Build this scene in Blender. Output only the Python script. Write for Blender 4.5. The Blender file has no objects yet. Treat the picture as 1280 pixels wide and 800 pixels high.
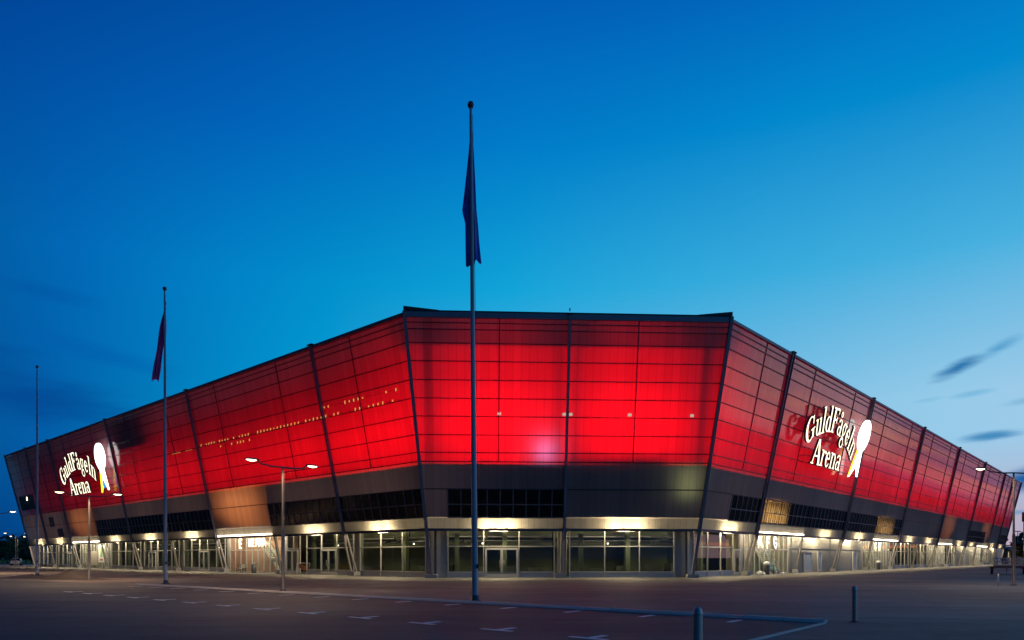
import bpy, math, random
from mathutils import Vector
R = math.radians
random.seed(7)
SC = bpy.context.scene
COL = SC.collection

# ------------------------------------------------------------------ helpers
def lin(c):
    return tuple(((v/255)/12.92 if v/255 <= .04045 else ((v/255+.055)/1.055)**2.4) for v in c) + (1,)

class MB:
    """collects shapes that become ONE mesh"""
    def __init__(s): s.v=[]; s.f=[]; s.uv=[]; s.mi=[]; s.cur=0; s.sm=[]
    def face(s, pts, uv=None, smooth=False):
        i=len(s.v); s.v += [Vector(p) for p in pts]
        s.f.append(list(range(i,i+len(pts)))); s.uv.append(uv); s.mi.append(s.cur); s.sm.append(smooth)
    def grid(s, rows, uvf=None, smooth=True, closed=False):
        i=len(s.v); n=len(rows[0])
        for r in rows: s.v += [Vector(p) for p in r]
        for a in range(len(rows)-1):
            for b in range(n if closed else n-1):
                c=(b+1)%n
                s.f.append([i+a*n+b,i+a*n+c,i+(a+1)*n+c,i+(a+1)*n+b]); s.uv.append(None); s.mi.append(s.cur); s.sm.append(smooth)
    def box(s, c, ax, ay, az):
        c,ax,ay,az=map(Vector,(c,ax,ay,az))
        i=len(s.v)
        for k in range(8):
            s.v.append(c+ax*(1 if k&1 else -1)+ay*(1 if k&2 else -1)+az*(1 if k&4 else -1))
        for q in ((0,2,3,1),(4,5,7,6),(0,1,5,4),(2,6,7,3),(0,4,6,2),(1,3,7,5)):
            s.f.append([i+j for j in q]); s.uv.append(None); s.mi.append(s.cur); s.sm.append(False)
        return s
    def cbox(s, x0,x1,y0,y1,z0,z1):
        return s.box(((x0+x1)/2,(y0+y1)/2,(z0+z1)/2),((x1-x0)/2,0,0),(0,(y1-y0)/2,0),(0,0,(z1-z0)/2))
    def bar(s, p0, p1, w, h, side):
        """rectangular bar; side = direction of the width w, h along the third axis"""
        p0,p1,side=Vector(p0),Vector(p1),Vector(side)
        d=p1-p0; dn=d.normalized(); sd=(side-dn*side.dot(dn)).normalized(); up=dn.cross(sd)
        return s.box((p0+p1)/2,d/2,sd*w/2,up*h/2)
    def tube(s, pts, r, n=10, cap=True):
        pts=[Vector(p) for p in pts]
        rr=r if isinstance(r,(list,tuple)) else [r]*len(pts)
        rows=[]
        for k,p in enumerate(pts):
            a=pts[max(k-1,0)]; b=pts[min(k+1,len(pts)-1)]
            d=(b-a).normalized()
            ref=Vector((0,0,1)) if abs(d.z)<.9 else Vector((1,0,0))
            x=d.cross(ref).normalized(); y=d.cross(x)
            rows.append([p+(x*math.cos(2*math.pi*j/n)+y*math.sin(2*math.pi*j/n))*rr[k] for j in range(n)])
        s.grid(rows,closed=True)
        if cap:
            s.face(rows[0]); s.face(rows[-1][::-1])
        return s
    def lathe(s, c, prof, n=16):
        c=Vector(c)
        s.grid([[c+Vector((math.cos(2*math.pi*j/n)*r,math.sin(2*math.pi*j/n)*r,z)) for j in range(n)] for r,z in prof],closed=True)
        return s
    def prism(s, poly, frm, depth, ret=None):
        """2-D polygon extruded; frm(x,y,d)->3-D"""
        n=len(poly)
        s.face([frm(x,y,depth) for x,y in poly])
        if ret is not None: s.cur=ret
        s.face([frm(x,y,0) for x,y in poly][::-1])
        for k in range(n):
            a=poly[k]; b=poly[(k+1)%n]
            s.face([frm(*a,0),frm(*b,0),frm(*b,depth),frm(*a,depth)])
        s.cur=0
        return s
    def obj(s, name, mat, parent=None, off=(0,0,0)):
        off=Vector(off)
        me=bpy.data.meshes.new(name)
        me.from_pydata([tuple(v-off) for v in s.v],[],s.f)
        mats=mat if isinstance(mat,(list,tuple)) else [mat]
        for m in mats: me.materials.append(m)
        for p,mi,sm in zip(me.polygons,s.mi,s.sm): p.material_index=mi; p.use_smooth=sm
        if any(u for u in s.uv):
            ul=me.uv_layers.new(name='UVMap')
            for p,u in zip(me.polygons,s.uv):
                if u:
                    for li,t in zip(p.loop_indices,u): ul.data[li].uv=t
        me.update()
        o=bpy.data.objects.new(name,me); COL.objects.link(o)
        if parent: o.parent=parent
        return o

def tag(o,label,cat=None,group=None,kind=None):
    if label: o['label']=label
    if cat: o['category']=cat
    if group: o['group']=group
    if kind: o['kind']=kind
    return o
def thing(name,label,cat,loc=(0,0,0),rz=0,group=None):
    o=bpy.data.objects.new(name,None); COL.objects.link(o)
    o.location=loc; o.rotation_euler=(0,0,rz); o.empty_display_size=.3
    return tag(o,label,cat,group)
def copy_tree(o,loc,rz,label,parent=None):
    def rec(a,p):
        c=a.copy(); COL.objects.link(c)
        if p: c.parent=p
        for ch in [x for x in bpy.data.objects if x.parent==a]: rec(ch,c)
        return c
    c=rec(o,None); c.location=loc; c.rotation_euler=(0,0,rz); c['label']=label
    return c
def lamp(kind,name,loc,energy,color,parent=None,off=(0,0,0),size=.1,size_y=None,aim=None,spot=None,blend=.6):
    l=bpy.data.lights.new(name,kind); l.energy=energy; l.color=color
    if kind=='AREA':
        l.shape='RECTANGLE'; l.size=size; l.size_y=size_y or size
    elif kind=='SPOT':
        l.shadow_soft_size=size; l.spot_size=spot; l.spot_blend=blend
    else: l.shadow_soft_size=size
    o=bpy.data.objects.new(name,l); COL.objects.link(o)
    o.location=Vector(loc)-Vector(off)
    if aim: 
        q=Vector(aim).normalized()
        o.rotation_euler=q.to_track_quat('-Z','Y').to_euler()
    if parent: o.parent=parent
    return o

# ------------------------------------------------------------------ materials
def newmat(name):
    m=bpy.data.materials.new(name); m.use_nodes=True
    nt=m.node_tree; nt.nodes.clear()
    return m,nt,nt.nodes,nt.links
def ND(nt,t,**k):
    n=nt.nodes.new(t)
    for a,b in k.items():
        if hasattr(n,a): setattr(n,a,b)
    return n
def MATH(nt,op,a,b=None,c=None):
    n=nt.nodes.new('ShaderNodeMath'); n.operation=op
    for i,x in enumerate((a,b,c)):
        if x is None: continue
        if isinstance(x,(int,float)): n.inputs[i].default_value=x
        else: nt.links.new(x,n.inputs[i])
    return n.outputs[0]
def MIXC(nt,f,a,b,mode='MIX'):
    n=nt.nodes.new('ShaderNodeMix'); n.data_type='RGBA'; n.blend_type=mode
    for i,x in ((0,f),(6,a),(7,b)):
        if isinstance(x,(int,float)): n.inputs[i].default_value=x
        elif isinstance(x,tuple): n.inputs[i].default_value=x
        else: nt.links.new(x,n.inputs[i])
    return n.outputs[2]
def NOISE(nt,vec,scale,detail=4,rough=.55,dim='3D'):
    n=nt.nodes.new('ShaderNodeTexNoise'); n.noise_dimensions=dim
    n.inputs['Scale'].default_value=scale; n.inputs['Detail'].default_value=detail; n.inputs['Roughness'].default_value=rough
    if vec is not None: nt.links.new(vec,n.inputs['Vector'])
    return n.outputs['Fac']
def SMOOTH(nt,x,a,b,lo=0,hi=1):
    n=nt.nodes.new('ShaderNodeMapRange'); n.interpolation_type='SMOOTHSTEP'
    nt.links.new(x,n.inputs[0])
    for i,v in enumerate((a,b,lo,hi)): n.inputs[i+1].default_value=v
    return n.outputs[0]

def simple(name,col,rough=.6,metal=0,var=.25,scale=3,bump=0,bscale=40,spec=.5):
    m,nt,N,L=newmat(name)
    out=ND(nt,'ShaderNodeOutputMaterial'); p=ND(nt,'ShaderNodeBsdfPrincipled')
    g=ND(nt,'ShaderNodeTexCoord')
    f=NOISE(nt,g.outputs['Object'],scale,5)
    c=(*col,1); d=tuple(v*(1-var) for v in col)+(1,); e=tuple(min(1,v*(1+var)) for v in col)+(1,)
    L.new(MIXC(nt,f,d,e),p.inputs['Base Color'])
    r=MATH(nt,'MULTIPLY_ADD',f,.2,rough-.1); L.new(r,p.inputs['Roughness'])
    p.inputs['Metallic'].default_value=metal
    p.inputs['Specular IOR Level'].default_value=spec
    if bump:
        b=ND(nt,'ShaderNodeBump'); b.inputs['Strength'].default_value=bump; b.inputs['Distance'].default_value=.02
        L.new(NOISE(nt,g.outputs['Object'],bscale,4),b.inputs['Height']); L.new(b.outputs[0],p.inputs['Normal'])
    L.new(p.outputs[0],out.inputs[0]); return m
def emis(name,col,strength):
    m,nt,N,L=newmat(name)
    out=ND(nt,'ShaderNodeOutputMaterial'); e=ND(nt,'ShaderNodeEmission')
    e.inputs[0].default_value=(*col,1); e.inputs[1].default_value=strength
    L.new(e.outputs[0],out.inputs[0]); return m
def SCHLICK(nt,f0,nrm=None):
    g=nt.nodes.new('ShaderNodeNewGeometry'); v=nt.nodes.new('ShaderNodeVectorMath'); v.operation='DOT_PRODUCT'
    nt.links.new(nrm or g.outputs['Normal'],v.inputs[0]); nt.links.new(g.outputs['Incoming'],v.inputs[1])
    c=MATH(nt,'SUBTRACT',1,MATH(nt,'MINIMUM',MATH(nt,'ABSOLUTE',v.outputs['Value']),1))
    return MATH(nt,'MULTIPLY_ADD',MATH(nt,'POWER',c,5),1-f0,f0)
def glass(name,tint,refl=1.0):
    m,nt,N,L=newmat(name)
    out=ND(nt,'ShaderNodeOutputMaterial'); t=ND(nt,'ShaderNodeBsdfTransparent'); t.inputs[0].default_value=(*tint,1)
    gl=ND(nt,'ShaderNodeBsdfGlossy'); gl.inputs['Roughness'].default_value=.02
    mx=ND(nt,'ShaderNodeMixShader'); L.new(MATH(nt,'MULTIPLY',SCHLICK(nt,.06),refl),mx.inputs[0]); L.new(t.outputs[0],mx.inputs[1]); L.new(gl.outputs[0],mx.inputs[2])
    L.new(mx.outputs[0],out.inputs[0]); return m
def skin(name,dif,trn,rough=.055,joint=.6,clear=.0,rib=.2,ribamp=.22):
    """opal multi-wall polycarbonate sheet: lets light through, shines softly"""
    m,nt,N,L=newmat(name)
    out=ND(nt,'ShaderNodeOutputMaterial'); uv=ND(nt,'ShaderNodeUVMap'); sp=ND(nt,'ShaderNodeSeparateXYZ')
    L.new(uv.outputs[0],sp.inputs[0]); u,v=sp.outputs[0],sp.outputs[1]
    fr=MATH(nt,'FRACT',MATH(nt,'DIVIDE',u,joint))
    line=MATH(nt,'LESS_THAN',fr,.055)
    ribs=MATH(nt,'SINE',MATH(nt,'MULTIPLY',u,2*math.pi/rib))
    # every sheet slightly different, plus dirt streaks that run down
    wn=ND(nt,'ShaderNodeTexWhiteNoise'); wn.noise_dimensions='1D'; L.new(MATH(nt,'FLOOR',MATH(nt,'DIVIDE',u,joint)),wn.inputs['W'])
    mp=ND(nt,'ShaderNodeMapping'); mp.inputs['Scale'].default_value=(1.6,.12,1); L.new(uv.outputs[0],mp.inputs[0])
    st=NOISE(nt,mp.outputs[0],1.0,5)
    big=NOISE(nt,uv.outputs[0],.16,3)
    k=MATH(nt,'ADD',MATH(nt,'MULTIPLY_ADD',wn.outputs[0],.17,.74),MATH(nt,'MULTIPLY',st,.16))
    k=MATH(nt,'ADD',k,MATH(nt,'MULTIPLY',big,.14))
    k=MATH(nt,'ADD',k,MATH(nt,'MULTIPLY',ribs,.03))
    k=MATH(nt,'MULTIPLY',k,MATH(nt,'MULTIPLY_ADD',line,-.30,1))
    d=ND(nt,'ShaderNodeBsdfDiffuse'); t=ND(nt,'ShaderNodeBsdfTranslucent')
    L.new(MIXC(nt,1,(*dif,1),k,'MULTIPLY'),d.inputs[0]); L.new(MIXC(nt,1,(*trn,1),k,'MULTIPLY'),t.inputs[0])
    b=ND(nt,'ShaderNodeBump'); b.inputs['Strength'].default_value=ribamp; b.inputs['Distance'].default_value=.02
    L.new(MATH(nt,'ADD',MATH(nt,'MULTIPLY',ribs,.12),MATH(nt,'MULTIPLY',st,.35)),b.inputs['Height'])
    g=ND(nt,'ShaderNodeBsdfGlossy'); g.inputs['Roughness'].default_value=rough; L.new(b.outputs[0],g.inputs['Normal'])
    ad=ND(nt,'ShaderNodeAddShader'); L.new(d.outputs[0],ad.inputs[0]); L.new(t.outputs[0],ad.inputs[1])
    mx=ND(nt,'ShaderNodeMixShader'); L.new(MATH(nt,'MULTIPLY',SCHLICK(nt,.03),1.0),mx.inputs[0]); L.new(ad.outputs[0],mx.inputs[1]); L.new(g.outputs[0],mx.inputs[2])
    L.new(mx.outputs[0],out.inputs[0]); return m
def asphalt(name,c0,c1,rough=.75,patch=.12,bs=30,bump=.35):
    m,nt,N,L=newmat(name)
    out=ND(nt,'ShaderNodeOutputMaterial'); p=ND(nt,'ShaderNodeBsdfPrincipled'); g=ND(nt,'ShaderNodeNewGeometry')
    P=g.outputs['Position']
    a=NOISE(nt,P,patch,6,.6); b=NOISE(nt,P,1.1,5,.6); c=NOISE(nt,P,bs,3,.6)
    mp=ND(nt,'ShaderNodeMapping'); mp.inputs['Rotation'].default_value=(0,0,R(42)); mp.inputs['Scale'].default_value=(.05,.7,1); L.new(P,mp.inputs[0])
    tr=NOISE(nt,mp.outputs[0],1.0,4,.6)
    f=MATH(nt,'ADD',MATH(nt,'MULTIPLY',a,.5),MATH(nt,'ADD',MATH(nt,'MULTIPLY',b,.22),MATH(nt,'ADD',MATH(nt,'MULTIPLY',c,.16),MATH(nt,'MULTIPLY',tr,.45))))
    f=SMOOTH(nt,f,.54,.80)
    vo=ND(nt,'ShaderNodeTexVoronoi'); vo.feature='DISTANCE_TO_EDGE'; vo.inputs['Scale'].default_value=.11
    wv=ND(nt,'ShaderNodeVectorMath'); wv.operation='ADD'; nn=ND(nt,'ShaderNodeTexNoise'); nn.inputs['Scale'].default_value=.5; nn.inputs['Detail'].default_value=6
    L.new(P,nn.inputs['Vector']); L.new(P,wv.inputs[0]); sc=ND(nt,'ShaderNodeVectorMath'); sc.operation='SCALE'; sc.inputs['Scale'].default_value=2.5
    L.new(nn.outputs['Color'],sc.inputs[0]); L.new(sc.outputs[0],wv.inputs[1]); L.new(wv.outputs[0],vo.inputs['Vector'])
    crack=MATH(nt,'LESS_THAN',vo.outputs['Distance'],.0022)
    col=MIXC(nt,f,(*c0,1),(*c1,1)); col=MIXC(nt,MATH(nt,'MULTIPLY',crack,.55),col,tuple(v*.3 for v in c0)+(1,))
    L.new(col,p.inputs['Base Color'])
    L.new(MATH(nt,'MULTIPLY_ADD',a,-.25,rough+.1),p.inputs['Roughness'])
    bu=ND(nt,'ShaderNodeBump'); bu.inputs['Strength'].default_value=bump; bu.inputs['Distance'].default_value=.012
    L.new(MATH(nt,'ADD',c,MATH(nt,'MULTIPLY',b,.6)),bu.inputs['Height']); L.new(bu.outputs[0],p.inputs['Normal'])
    L.new(p.outputs[0],out.inputs[0]); return m
def corrugated(name,col,pitch=.2,rough=.5,metal=0.):
    m,nt,N,L=newmat(name)
    out=ND(nt,'ShaderNodeOutputMaterial'); p=ND(nt,'ShaderNodeBsdfPrincipled'); uv=ND(nt,'ShaderNodeUVMap'); sp=ND(nt,'ShaderNodeSeparateXYZ')
    L.new(uv.outputs[0],sp.inputs[0])
    w=MATH(nt,'SINE',MATH(nt,'MULTIPLY',sp.outputs[0],2*math.pi/pitch))
    b=ND(nt,'ShaderNodeBump'); b.inputs['Strength'].default_value=.9; b.inputs['Distance'].default_value=.03; L.new(w,b.inputs['Height']); L.new(b.outputs[0],p.inputs['Normal'])
    n=NOISE(nt,uv.outputs[0],1.2,5)
    L.new(MIXC(nt,n,tuple(v*.75 for v in col)+(1,),tuple(min(1,v*1.2) for v in col)+(1,)),p.inputs['Base Color'])
    p.inputs['Roughness'].default_value=rough; p.inputs['Metallic'].default_value=metal
    L.new(p.outputs[0],out.inputs[0]); return m

M={}
M['skin']=skin('opal_polycarbonate',(.13,.07,.085),(.42,.40,.42))
M['skin_grey']=skin('grey_polycarbonate',(.16,.13,.135),(.40,.36,.34))
M['fascia']=skin('fascia_polycarbonate',(.24,.21,.19),(.165,.15,.127),joint=.5)
M['steel_dark']=simple('dark_painted_steel',(.07,.065,.085),.45,.3,.2,2)
M['steel_col']=simple('column_paint',(.20,.17,.21),.5,.2,.2,2)
M['steel_mid']=simple('grey_galvanised_steel',(.20,.20,.215),.45,.7,.3,3)
M['steel_strut']=simple('strut_steel',(.24,.22,.20),.5,.3,.3,2)
M['alu']=simple('aluminium_frame',(.34,.34,.33),.4,.2,.15,2)
M['concrete']=simple('pillar_concrete',(.27,.26,.255),.8,0,.25,1.2,.3,25)
M['roof']=simple('dark_roof_sheet',(.02,.022,.03),.6,.1,.3,.5)
M['inside']=simple('interior_plaster',(.17,.17,.18),.8,0,.2,.3)
M['inside_green']=simple('interior_green_paint',(.085,.095,.06),.8,0,.35,.25)
M['inside_dark']=simple('interior_dark',(.05,.052,.05),.8,0,.3,.5)
M['floor']=simple('interior_concrete_floor',(.08,.08,.075),.5,0,.2,.3)
M['slab']=simple('concrete_slab',(.22,.22,.22),.8,0,.2,.3)
M['soffit']=simple('soffit_board',(.14,.13,.12),.7,0,.15,.6)
M['glass']=glass('clear_glass',(.72,.78,.72))
M['glass_dark']=glass('smoked_glass',(.16,.16,.18))
M['sill']=simple('grey_sill_panel',(.30,.31,.34),.5,.1,.15,1)
M['door_blue']=simple('blue_grey_door_paint',(.24,.29,.38),.5,0,.15,1)
M['metal_wall']=corrugated('corrugated_wall',(.22,.21,.19),.25)
M['pink_wall']=simple('pink_plaster',(.42,.24,.19),.8,0,.15,.6)
M['beige_wall']=simple('beige_plaster',(.32,.285,.23),.8,0,.2,.5)
M['white']=simple('white_paint',(.72,.72,.70),.5,0,.1,2)
M['letter']=emis('lit_letter_face',(1,.90,.66),2.0)
M['emblem']=emis('lit_emblem_face',(1,.97,.92),3.2)
M['yellow']=emis('lit_yellow_face',(1,.80,.03),2.0)
M['blue']=emis('lit_blue_face',(.02,.25,1),1.5)
M['warm_lamp']=emis('warm_tube',(1,.86,.62),14)
M['street_lamp']=emis('street_lamp_glow',(1,.74,.42),9)
M['bulb']=emis('small_bulb',(1,.85,.6),5)
M['glint']=emis('amber_glint',(1,.42,.10),.85)
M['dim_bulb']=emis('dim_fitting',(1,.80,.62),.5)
M['asphalt']=asphalt('plaza_asphalt',(.052,.051,.044),(.152,.147,.124),.78)
M['asphalt_dark']=asphalt('parking_asphalt',(.024,.025,.023),(.066,.067,.060),.8)
M['gravel']=asphalt('brown_gravel',(.09,.072,.06),(.20,.16,.13),.9,.2,14,.9)
M['kerb']=simple('kerb_stone',(.52,.47,.38),.8,0,.2,1.5,.5,20)
M['paint']=simple('worn_road_paint',(.76,.74,.68),.7,0,.35,6)
M['pole']=simple('white_flagpole_lacquer',(.34,.35,.40),.35,0,.12,.5)
M['flag']=simple('dark_flag_cloth',(.045,.05,.15),.9,0,.5,1.3)
M['flag_red']=simple('maroon_flag_cloth',(.10,.05,.13),.9,0,.45,1.3)
def cloth(name,col):
    m,nt,N,L=newmat(name); out=ND(nt,'ShaderNodeOutputMaterial'); g=ND(nt,'ShaderNodeTexCoord')
    f=NOISE(nt,g.outputs['Object'],1.1,4); c=MIXC(nt,f,tuple(v*.6 for v in col)+(1,),tuple(v*1.4 for v in col)+(1,))
    d=ND(nt,'ShaderNodeBsdfDiffuse'); t=ND(nt,'ShaderNodeBsdfTranslucent'); L.new(c,d.inputs[0]); L.new(c,t.inputs[0])
    a=ND(nt,'ShaderNodeAddShader'); L.new(d.outputs[0],a.inputs[0]); L.new(t.outputs[0],a.inputs[1]); L.new(a.outputs[0],out.inputs[0]); return m
M['flag']=cloth('blue_flag_cloth',(.12,.18,.42)); M['flag_red']=cloth('maroon_flag_cloth',(.34,.10,.28))
M['lamp_pole']=simple('lamp_post_paint',(.16,.145,.135),.5,.2,.2,2)
M['lamp_pole_dark']=simple('lamp_post_sleeve',(.07,.07,.085),.5,.2,.2,2)
M['bollard']=simple('galvanised_bollard',(.40,.37,.34),.42,.4,.25,5)
M['rubber']=simple('black_rubber',(.02,.02,.02),.8)
M['wood_green']=simple('green_bench_slats',(.10,.25,.19),.6,0,.25,5)
M['wood_grey']=simple('grey_bench_slats',(.26,.27,.24),.6,0,.25,5)
M['orange']=simple('orange_sign_board',(.55,.16,.02),.6,0,.2,3)
M['brown_board']=simple('brown_lattice_board',(.30,.10,.03),.7,0,.3,2)
M['bark']=simple('bark',(.08,.06,.045),.9)
M['leaf']=simple('dark_leaves',(.035,.055,.03),.8,0,.6,.3)
M['leaf_lit']=simple('lit_leaves',(.09,.09,.03),.8,0,.6,.6)  # leaves in lamp light, the yellow glow put into the colour
M['dry_grass']=simple('dry_grass',(.30,.22,.07),.9,0,.5,.15)
M['soil']=simple('soil',(.10,.085,.07),.95,0,.4,.8,.8,6)
M['soil_dark']=simple('heap_soil',(.07,.055,.045),.95,0,.5,1.2,1,9)
M['bag']=simple('white_plastic_bag',(.6,.58,.54),.6)
M['banner_green']=simple('green_banner_print',(.16,.38,.10),.7)
M['banner_red']=simple('red_banner_print',(.5,.12,.10),.7)
M['car']=simple('silver_car_paint',(.42,.42,.44),.3,.4,.1,1)
M['blue_tub']=simple('blue_plastic_tub',(.04,.10,.22),.5)

# ------------------------------------------------------------------ facade geometry
th=R(3); W=20.67; LL=105.1; LR=153.0
A=Vector((-6.29,56.0,0)); uF=Vector((math.cos(th),math.sin(th),0)); B=A+uF*W
uL=Vector((-.7431,.6691,0)); nL=Vector((-.6691,-.7431,0))
uR=Vector((.6691,.7431,0)); nR=Vector((.7431,-.6691,0))
nF=Vector((uF.y,-uF.x,0))
SIDE={'F':(A,uF,nF,W),'L':(A,uL,nL,LL),'R':(B,uR,nR,LR)}
K=4.15/19.48; ZT=19.48; TAN=math.tan(R(22.5))
def P(side,s,z,o=0):
    """point on the leaning skin, o metres in front of it"""
    O,u,n,_=SIDE[side]; q=O+u*s+n*(K*z+o); return Vector((q.x,q.y,z))
def G(side,s,z,o=0):
    """point on the upright plane through the strut feet"""
    O,u,n,_=SIDE[side]; q=O+u*s+n*o; return Vector((q.x,q.y,z))
def edge(side,s,z,o=0):
    """slide the ends of a facet to its mitre"""
    L=SIDE[side][3]; t=K*z+o
    if s<=0: return s-TAN*t
    if s>=L-.01: return s+TAN*t
    return s
def E_(side,s,z,o=0): return P(side,edge(side,s,z,o),z,o)
NRM={k:(v[2]*math.cos(math.atan(K))-Vector((0,0,1))*math.sin(math.atan(K))) for k,v in SIDE.items()}

ROOT=Vector((3,118,0))
arena=thing('stadium','large stadium with an outward leaning facade glowing red above a lit glass ground floor','stadium',ROOT)
def part(mb,name,mat,parent=None,label=None):
    par=parent or arena
    o=mb.obj(name,mat,par,ROOT)
    if label: o['label']=label
    return o

BAYS={'F':[0,W/2,W],
      'L':[0,10.5,22.5,34.5,46.5,58.5,70.5,82.5,94.5,LL],
      'R':[0,10.5,22.5,34.5,46.5,58.5,70.5,82.5,94.5,106.5,118.5,130.5,142.5,LR]}
ZRAIL=[9.57,10.86,12.2,13.49,14.79,16.11,17.36,18.3,18.75]
Z0,Z1,Z2,Z3=3.85,4.66,6.86,8.90
def panel(mb,side,a,b,z0,z1,nz=1,o=0):
    for k in range(nz):
        za=z0+(z1-z0)*k/nz; zb=z0+(z1-z0)*(k+1)/nz
        pts=[(a,za),(b,za),(b,zb),(a,zb)]
        mb.face([E_(side,s,z,o) for s,z in pts],[(edge(side,s,z)+1000,z) for s,z in pts])
# (side,bay) -> list of (s0,s1,kind) in the band between Z1 and Z2
BAND={('F',0):[(0,1.3,'skin'),(1.3,W/2,'dark')],('F',1):[(W/2,W,'skin')],
 ('L',0):[(0,10.5,'dark')],('L',1):[(10.5,22.5,'dark')],('L',3):[(34.5,46.5,'dark')],('L',4):[(46.5,58.5,'dark')],('L',5):[(58.5,70.5,'dark')],
 ('R',0):[(0,4.4,'skin'),(4.4,10.5,'dark')],('R',1):[(10.5,17.2,'lit'),(17.2,22.5,'dark')],('R',2):[(22.5,34.5,'dark')],('R',3):[(34.5,46.5,'dark')],
 ('R',4):[(46.5,55.0,'lit'),(55,58.5,'dark')],('R',9):[(106.5,118.5,'dark')],('R',10):[(118.5,124.5,'dark'),(124.5,130.5,'skin')],('R',12):[(142.5,LR,'dark')]}
for side,bs in BAYS.items():
    O,u,n,L=SIDE[side]; nn=NRM[side]
    for i in range(len(bs)-1):
        a,b=bs[i],bs[i+1]
        mb=MB(); panel(mb,side,a,b,Z3,19.1,6)
        fp=part(mb,'facade_panel',M['skin'])
        # rails in front of the sheet
        mb=MB()
        for z in ZRAIL: mb.bar(E_(side,a,z,.05),E_(side,b,z,.05),.06,.075,nn)
        if not(side=='F'): pass
        m_=(a+b)/2
        if side=='F': mb.bar(P(side,m_,Z3,.05),P(side,m_,19.1,.05),.085,.08,u)
        else: mb.bar(P(side,m_,Z3,.03),P(side,m_,19.1,.03),.06,.06,u)
        part(mb,'facade_rail',M['steel_dark'],fp)
        mb=MB(); panel(mb,side,a,b,Z2,Z3,1)
        gp=part(mb,'grey_cladding_panel',M['skin_grey'])
        mb=MB()
        mb.bar(E_(side,a,Z3,.05),E_(side,b,Z3,.05),.06,.08,nn)
        mb.bar(E_(side,a,Z2,.05),E_(side,b,Z2,.05),.07,.08,nn)
        part(mb,'cladding_rail',M['steel_dark'],gp)
        for s0,s1,kind in BAND.get((side,i),[(a,b,'skin')]):
            mb=MB(); panel(mb,side,s0,s1,Z1,Z2)
            if kind=='skin':
                part(mb,'grey_cladding_panel',M['skin_grey'])
            else:
                wb=part(mb,'window_band',M['glass_dark'] if kind=='dark' else M['glass'],None,
                        'smoked window band' if kind=='dark' else 'window band lit from inside')
                mb=MB(); e0,e1=edge(side,s0,5.7),edge(side,s1,5.7)
                nv=max(2,round((e1-e0)/1.05))
                for k in range(nv+1):
                    s=e0+(e1-e0)*k/nv
                    mb.bar(P(side,s,Z1,.03),P(side,s,Z2,.03),.07,.08,u)
                mb.bar(P(side,e0,5.7,.04),P(side,e1,5.7,.04),.07,.08,nn)
                mb.bar(P(side,e0,Z1+.04,.04),P(side,e1,Z1+.04,.04),.07,.08,nn)
                part(mb,'window_frame',M['steel_mid'],wb)
                if kind=='lit':
                    mb=MB(); s=e0+.2
                    while s<e1: mb.bar(P(side,s,Z1+.1,-.4),P(side,s,Z2-.1,-.4),.13,.03,u); s+=.5
                    part(mb,'sun_screen',M['steel_dark'],wb)
        mb=MB(); panel(mb,side,a,b,Z0,Z1)
        fa=part(mb,'fascia_panel',M['fascia'])
        mb=MB(); mb.bar(E_(side,a,Z0-.09,.0),E_(side,b,Z0-.09,.0),.22,.2,n)
        part(mb,'edge_beam',M['steel_dark'],fa)
        # floor, soffit, inner walls behind this bay
        def slab(z0,z1,o0,o1,name,mat):
            mb=MB()
            A0,B0,A1,B1=[G(side,s+ (0 if 0<s<L-.01 else (1 if s>0 else -1)*TAN*o),z0,o) for s,o in ((a,o0),(b,o0),(a,o1),(b,o1))]
            up=Vector((0,0,z1-z0))
            mb.face([A0,B0,B1,A1]); mb.face([A0+up,A1+up,B1+up,B0+up])
            mb.face([A0,A0+up,B0+up,B0]); mb.face([A1,B1,B1+up,A1+up])
            return part(mb,name,mat)
        slab(4.72,4.85,K*4.75-.04,-7.0,'soffit',M['soffit'])
        slab(8.78,8.88,K*8.85-(.22 if side=='F' else .32),-7.0,'floor_slab',M['slab'])
        if side=='F': slab(16.3,16.4,K*16.3-1.0,-7.0,'light_baffle',M['slab'])  # unseen slab added to cut the red light near the top
        mb=MB()
        aa,bb=[s+(0 if 0<s<L-.01 else (1 if s>0 else -1)*TAN*-7.0) for s in (a,b)]
        mb.face([G(side,aa,0,-7),G(side,bb,0,-7),G(side,bb,19.2,-7),G(side,aa,19.2,-7)])
        part(mb,'inner_wall',M['inside_dark'])
    # mullion columns on the facade
for side,ss in (('F',[W/2]),('L',[10.5,34.5,58.5,82.5,94.5]),('R',[10.5,34.5,58.5,82.5,106.5,130.5,142.5])):
    u=SIDE[side][1]
    for s in ss:
        mb=MB()
        if side=='R' or s>=82:
            for d in (-.24,.24): mb.bar(P(side,s+d,3.3,.12),P(side,s+d,19.42,.12),.10,.18,u)
            z=4.5
            while z<19.5: mb.bar(P(side,s-.24,z,.1),P(side,s+.24,z,.1),.08,.08,(0,0,1)); z+=1.3
        else: mb.bar(P(side,s,3.0,.12),P(side,s,19.42,.12),.20,.22,u)
        c=part(mb,'facade_column',M['steel_col'])
        cw=.36 if side!='F' else .18; mb=MB(); mb.bar(P(side,s-cw,19.47,.1),P(side,s+cw,19.47,.1),.30,.07,SIDE[side][2]); part(mb,'column_cap',M['roof'],c)
def corner(side,s,z,o=0): return E_(side,s,z,o)
for side,s in (('F',0),('F',W),('L',LL),('R',LR)):
    mb=MB(); p0=corner(side,s,0.15,.1); p1=corner(side,s,19.5,.1)
    mb.bar(p0,p1,.24,.24,SIDE[side][1])
    c=part(mb,'corner_column',M['steel_col'])
    mb=MB(); mb.cbox(p0.x-.45,p0.x+.45,p0.y-.35,p0.y+.35,.006,.28); part(mb,'column_foot',M['concrete'],c)
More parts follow.
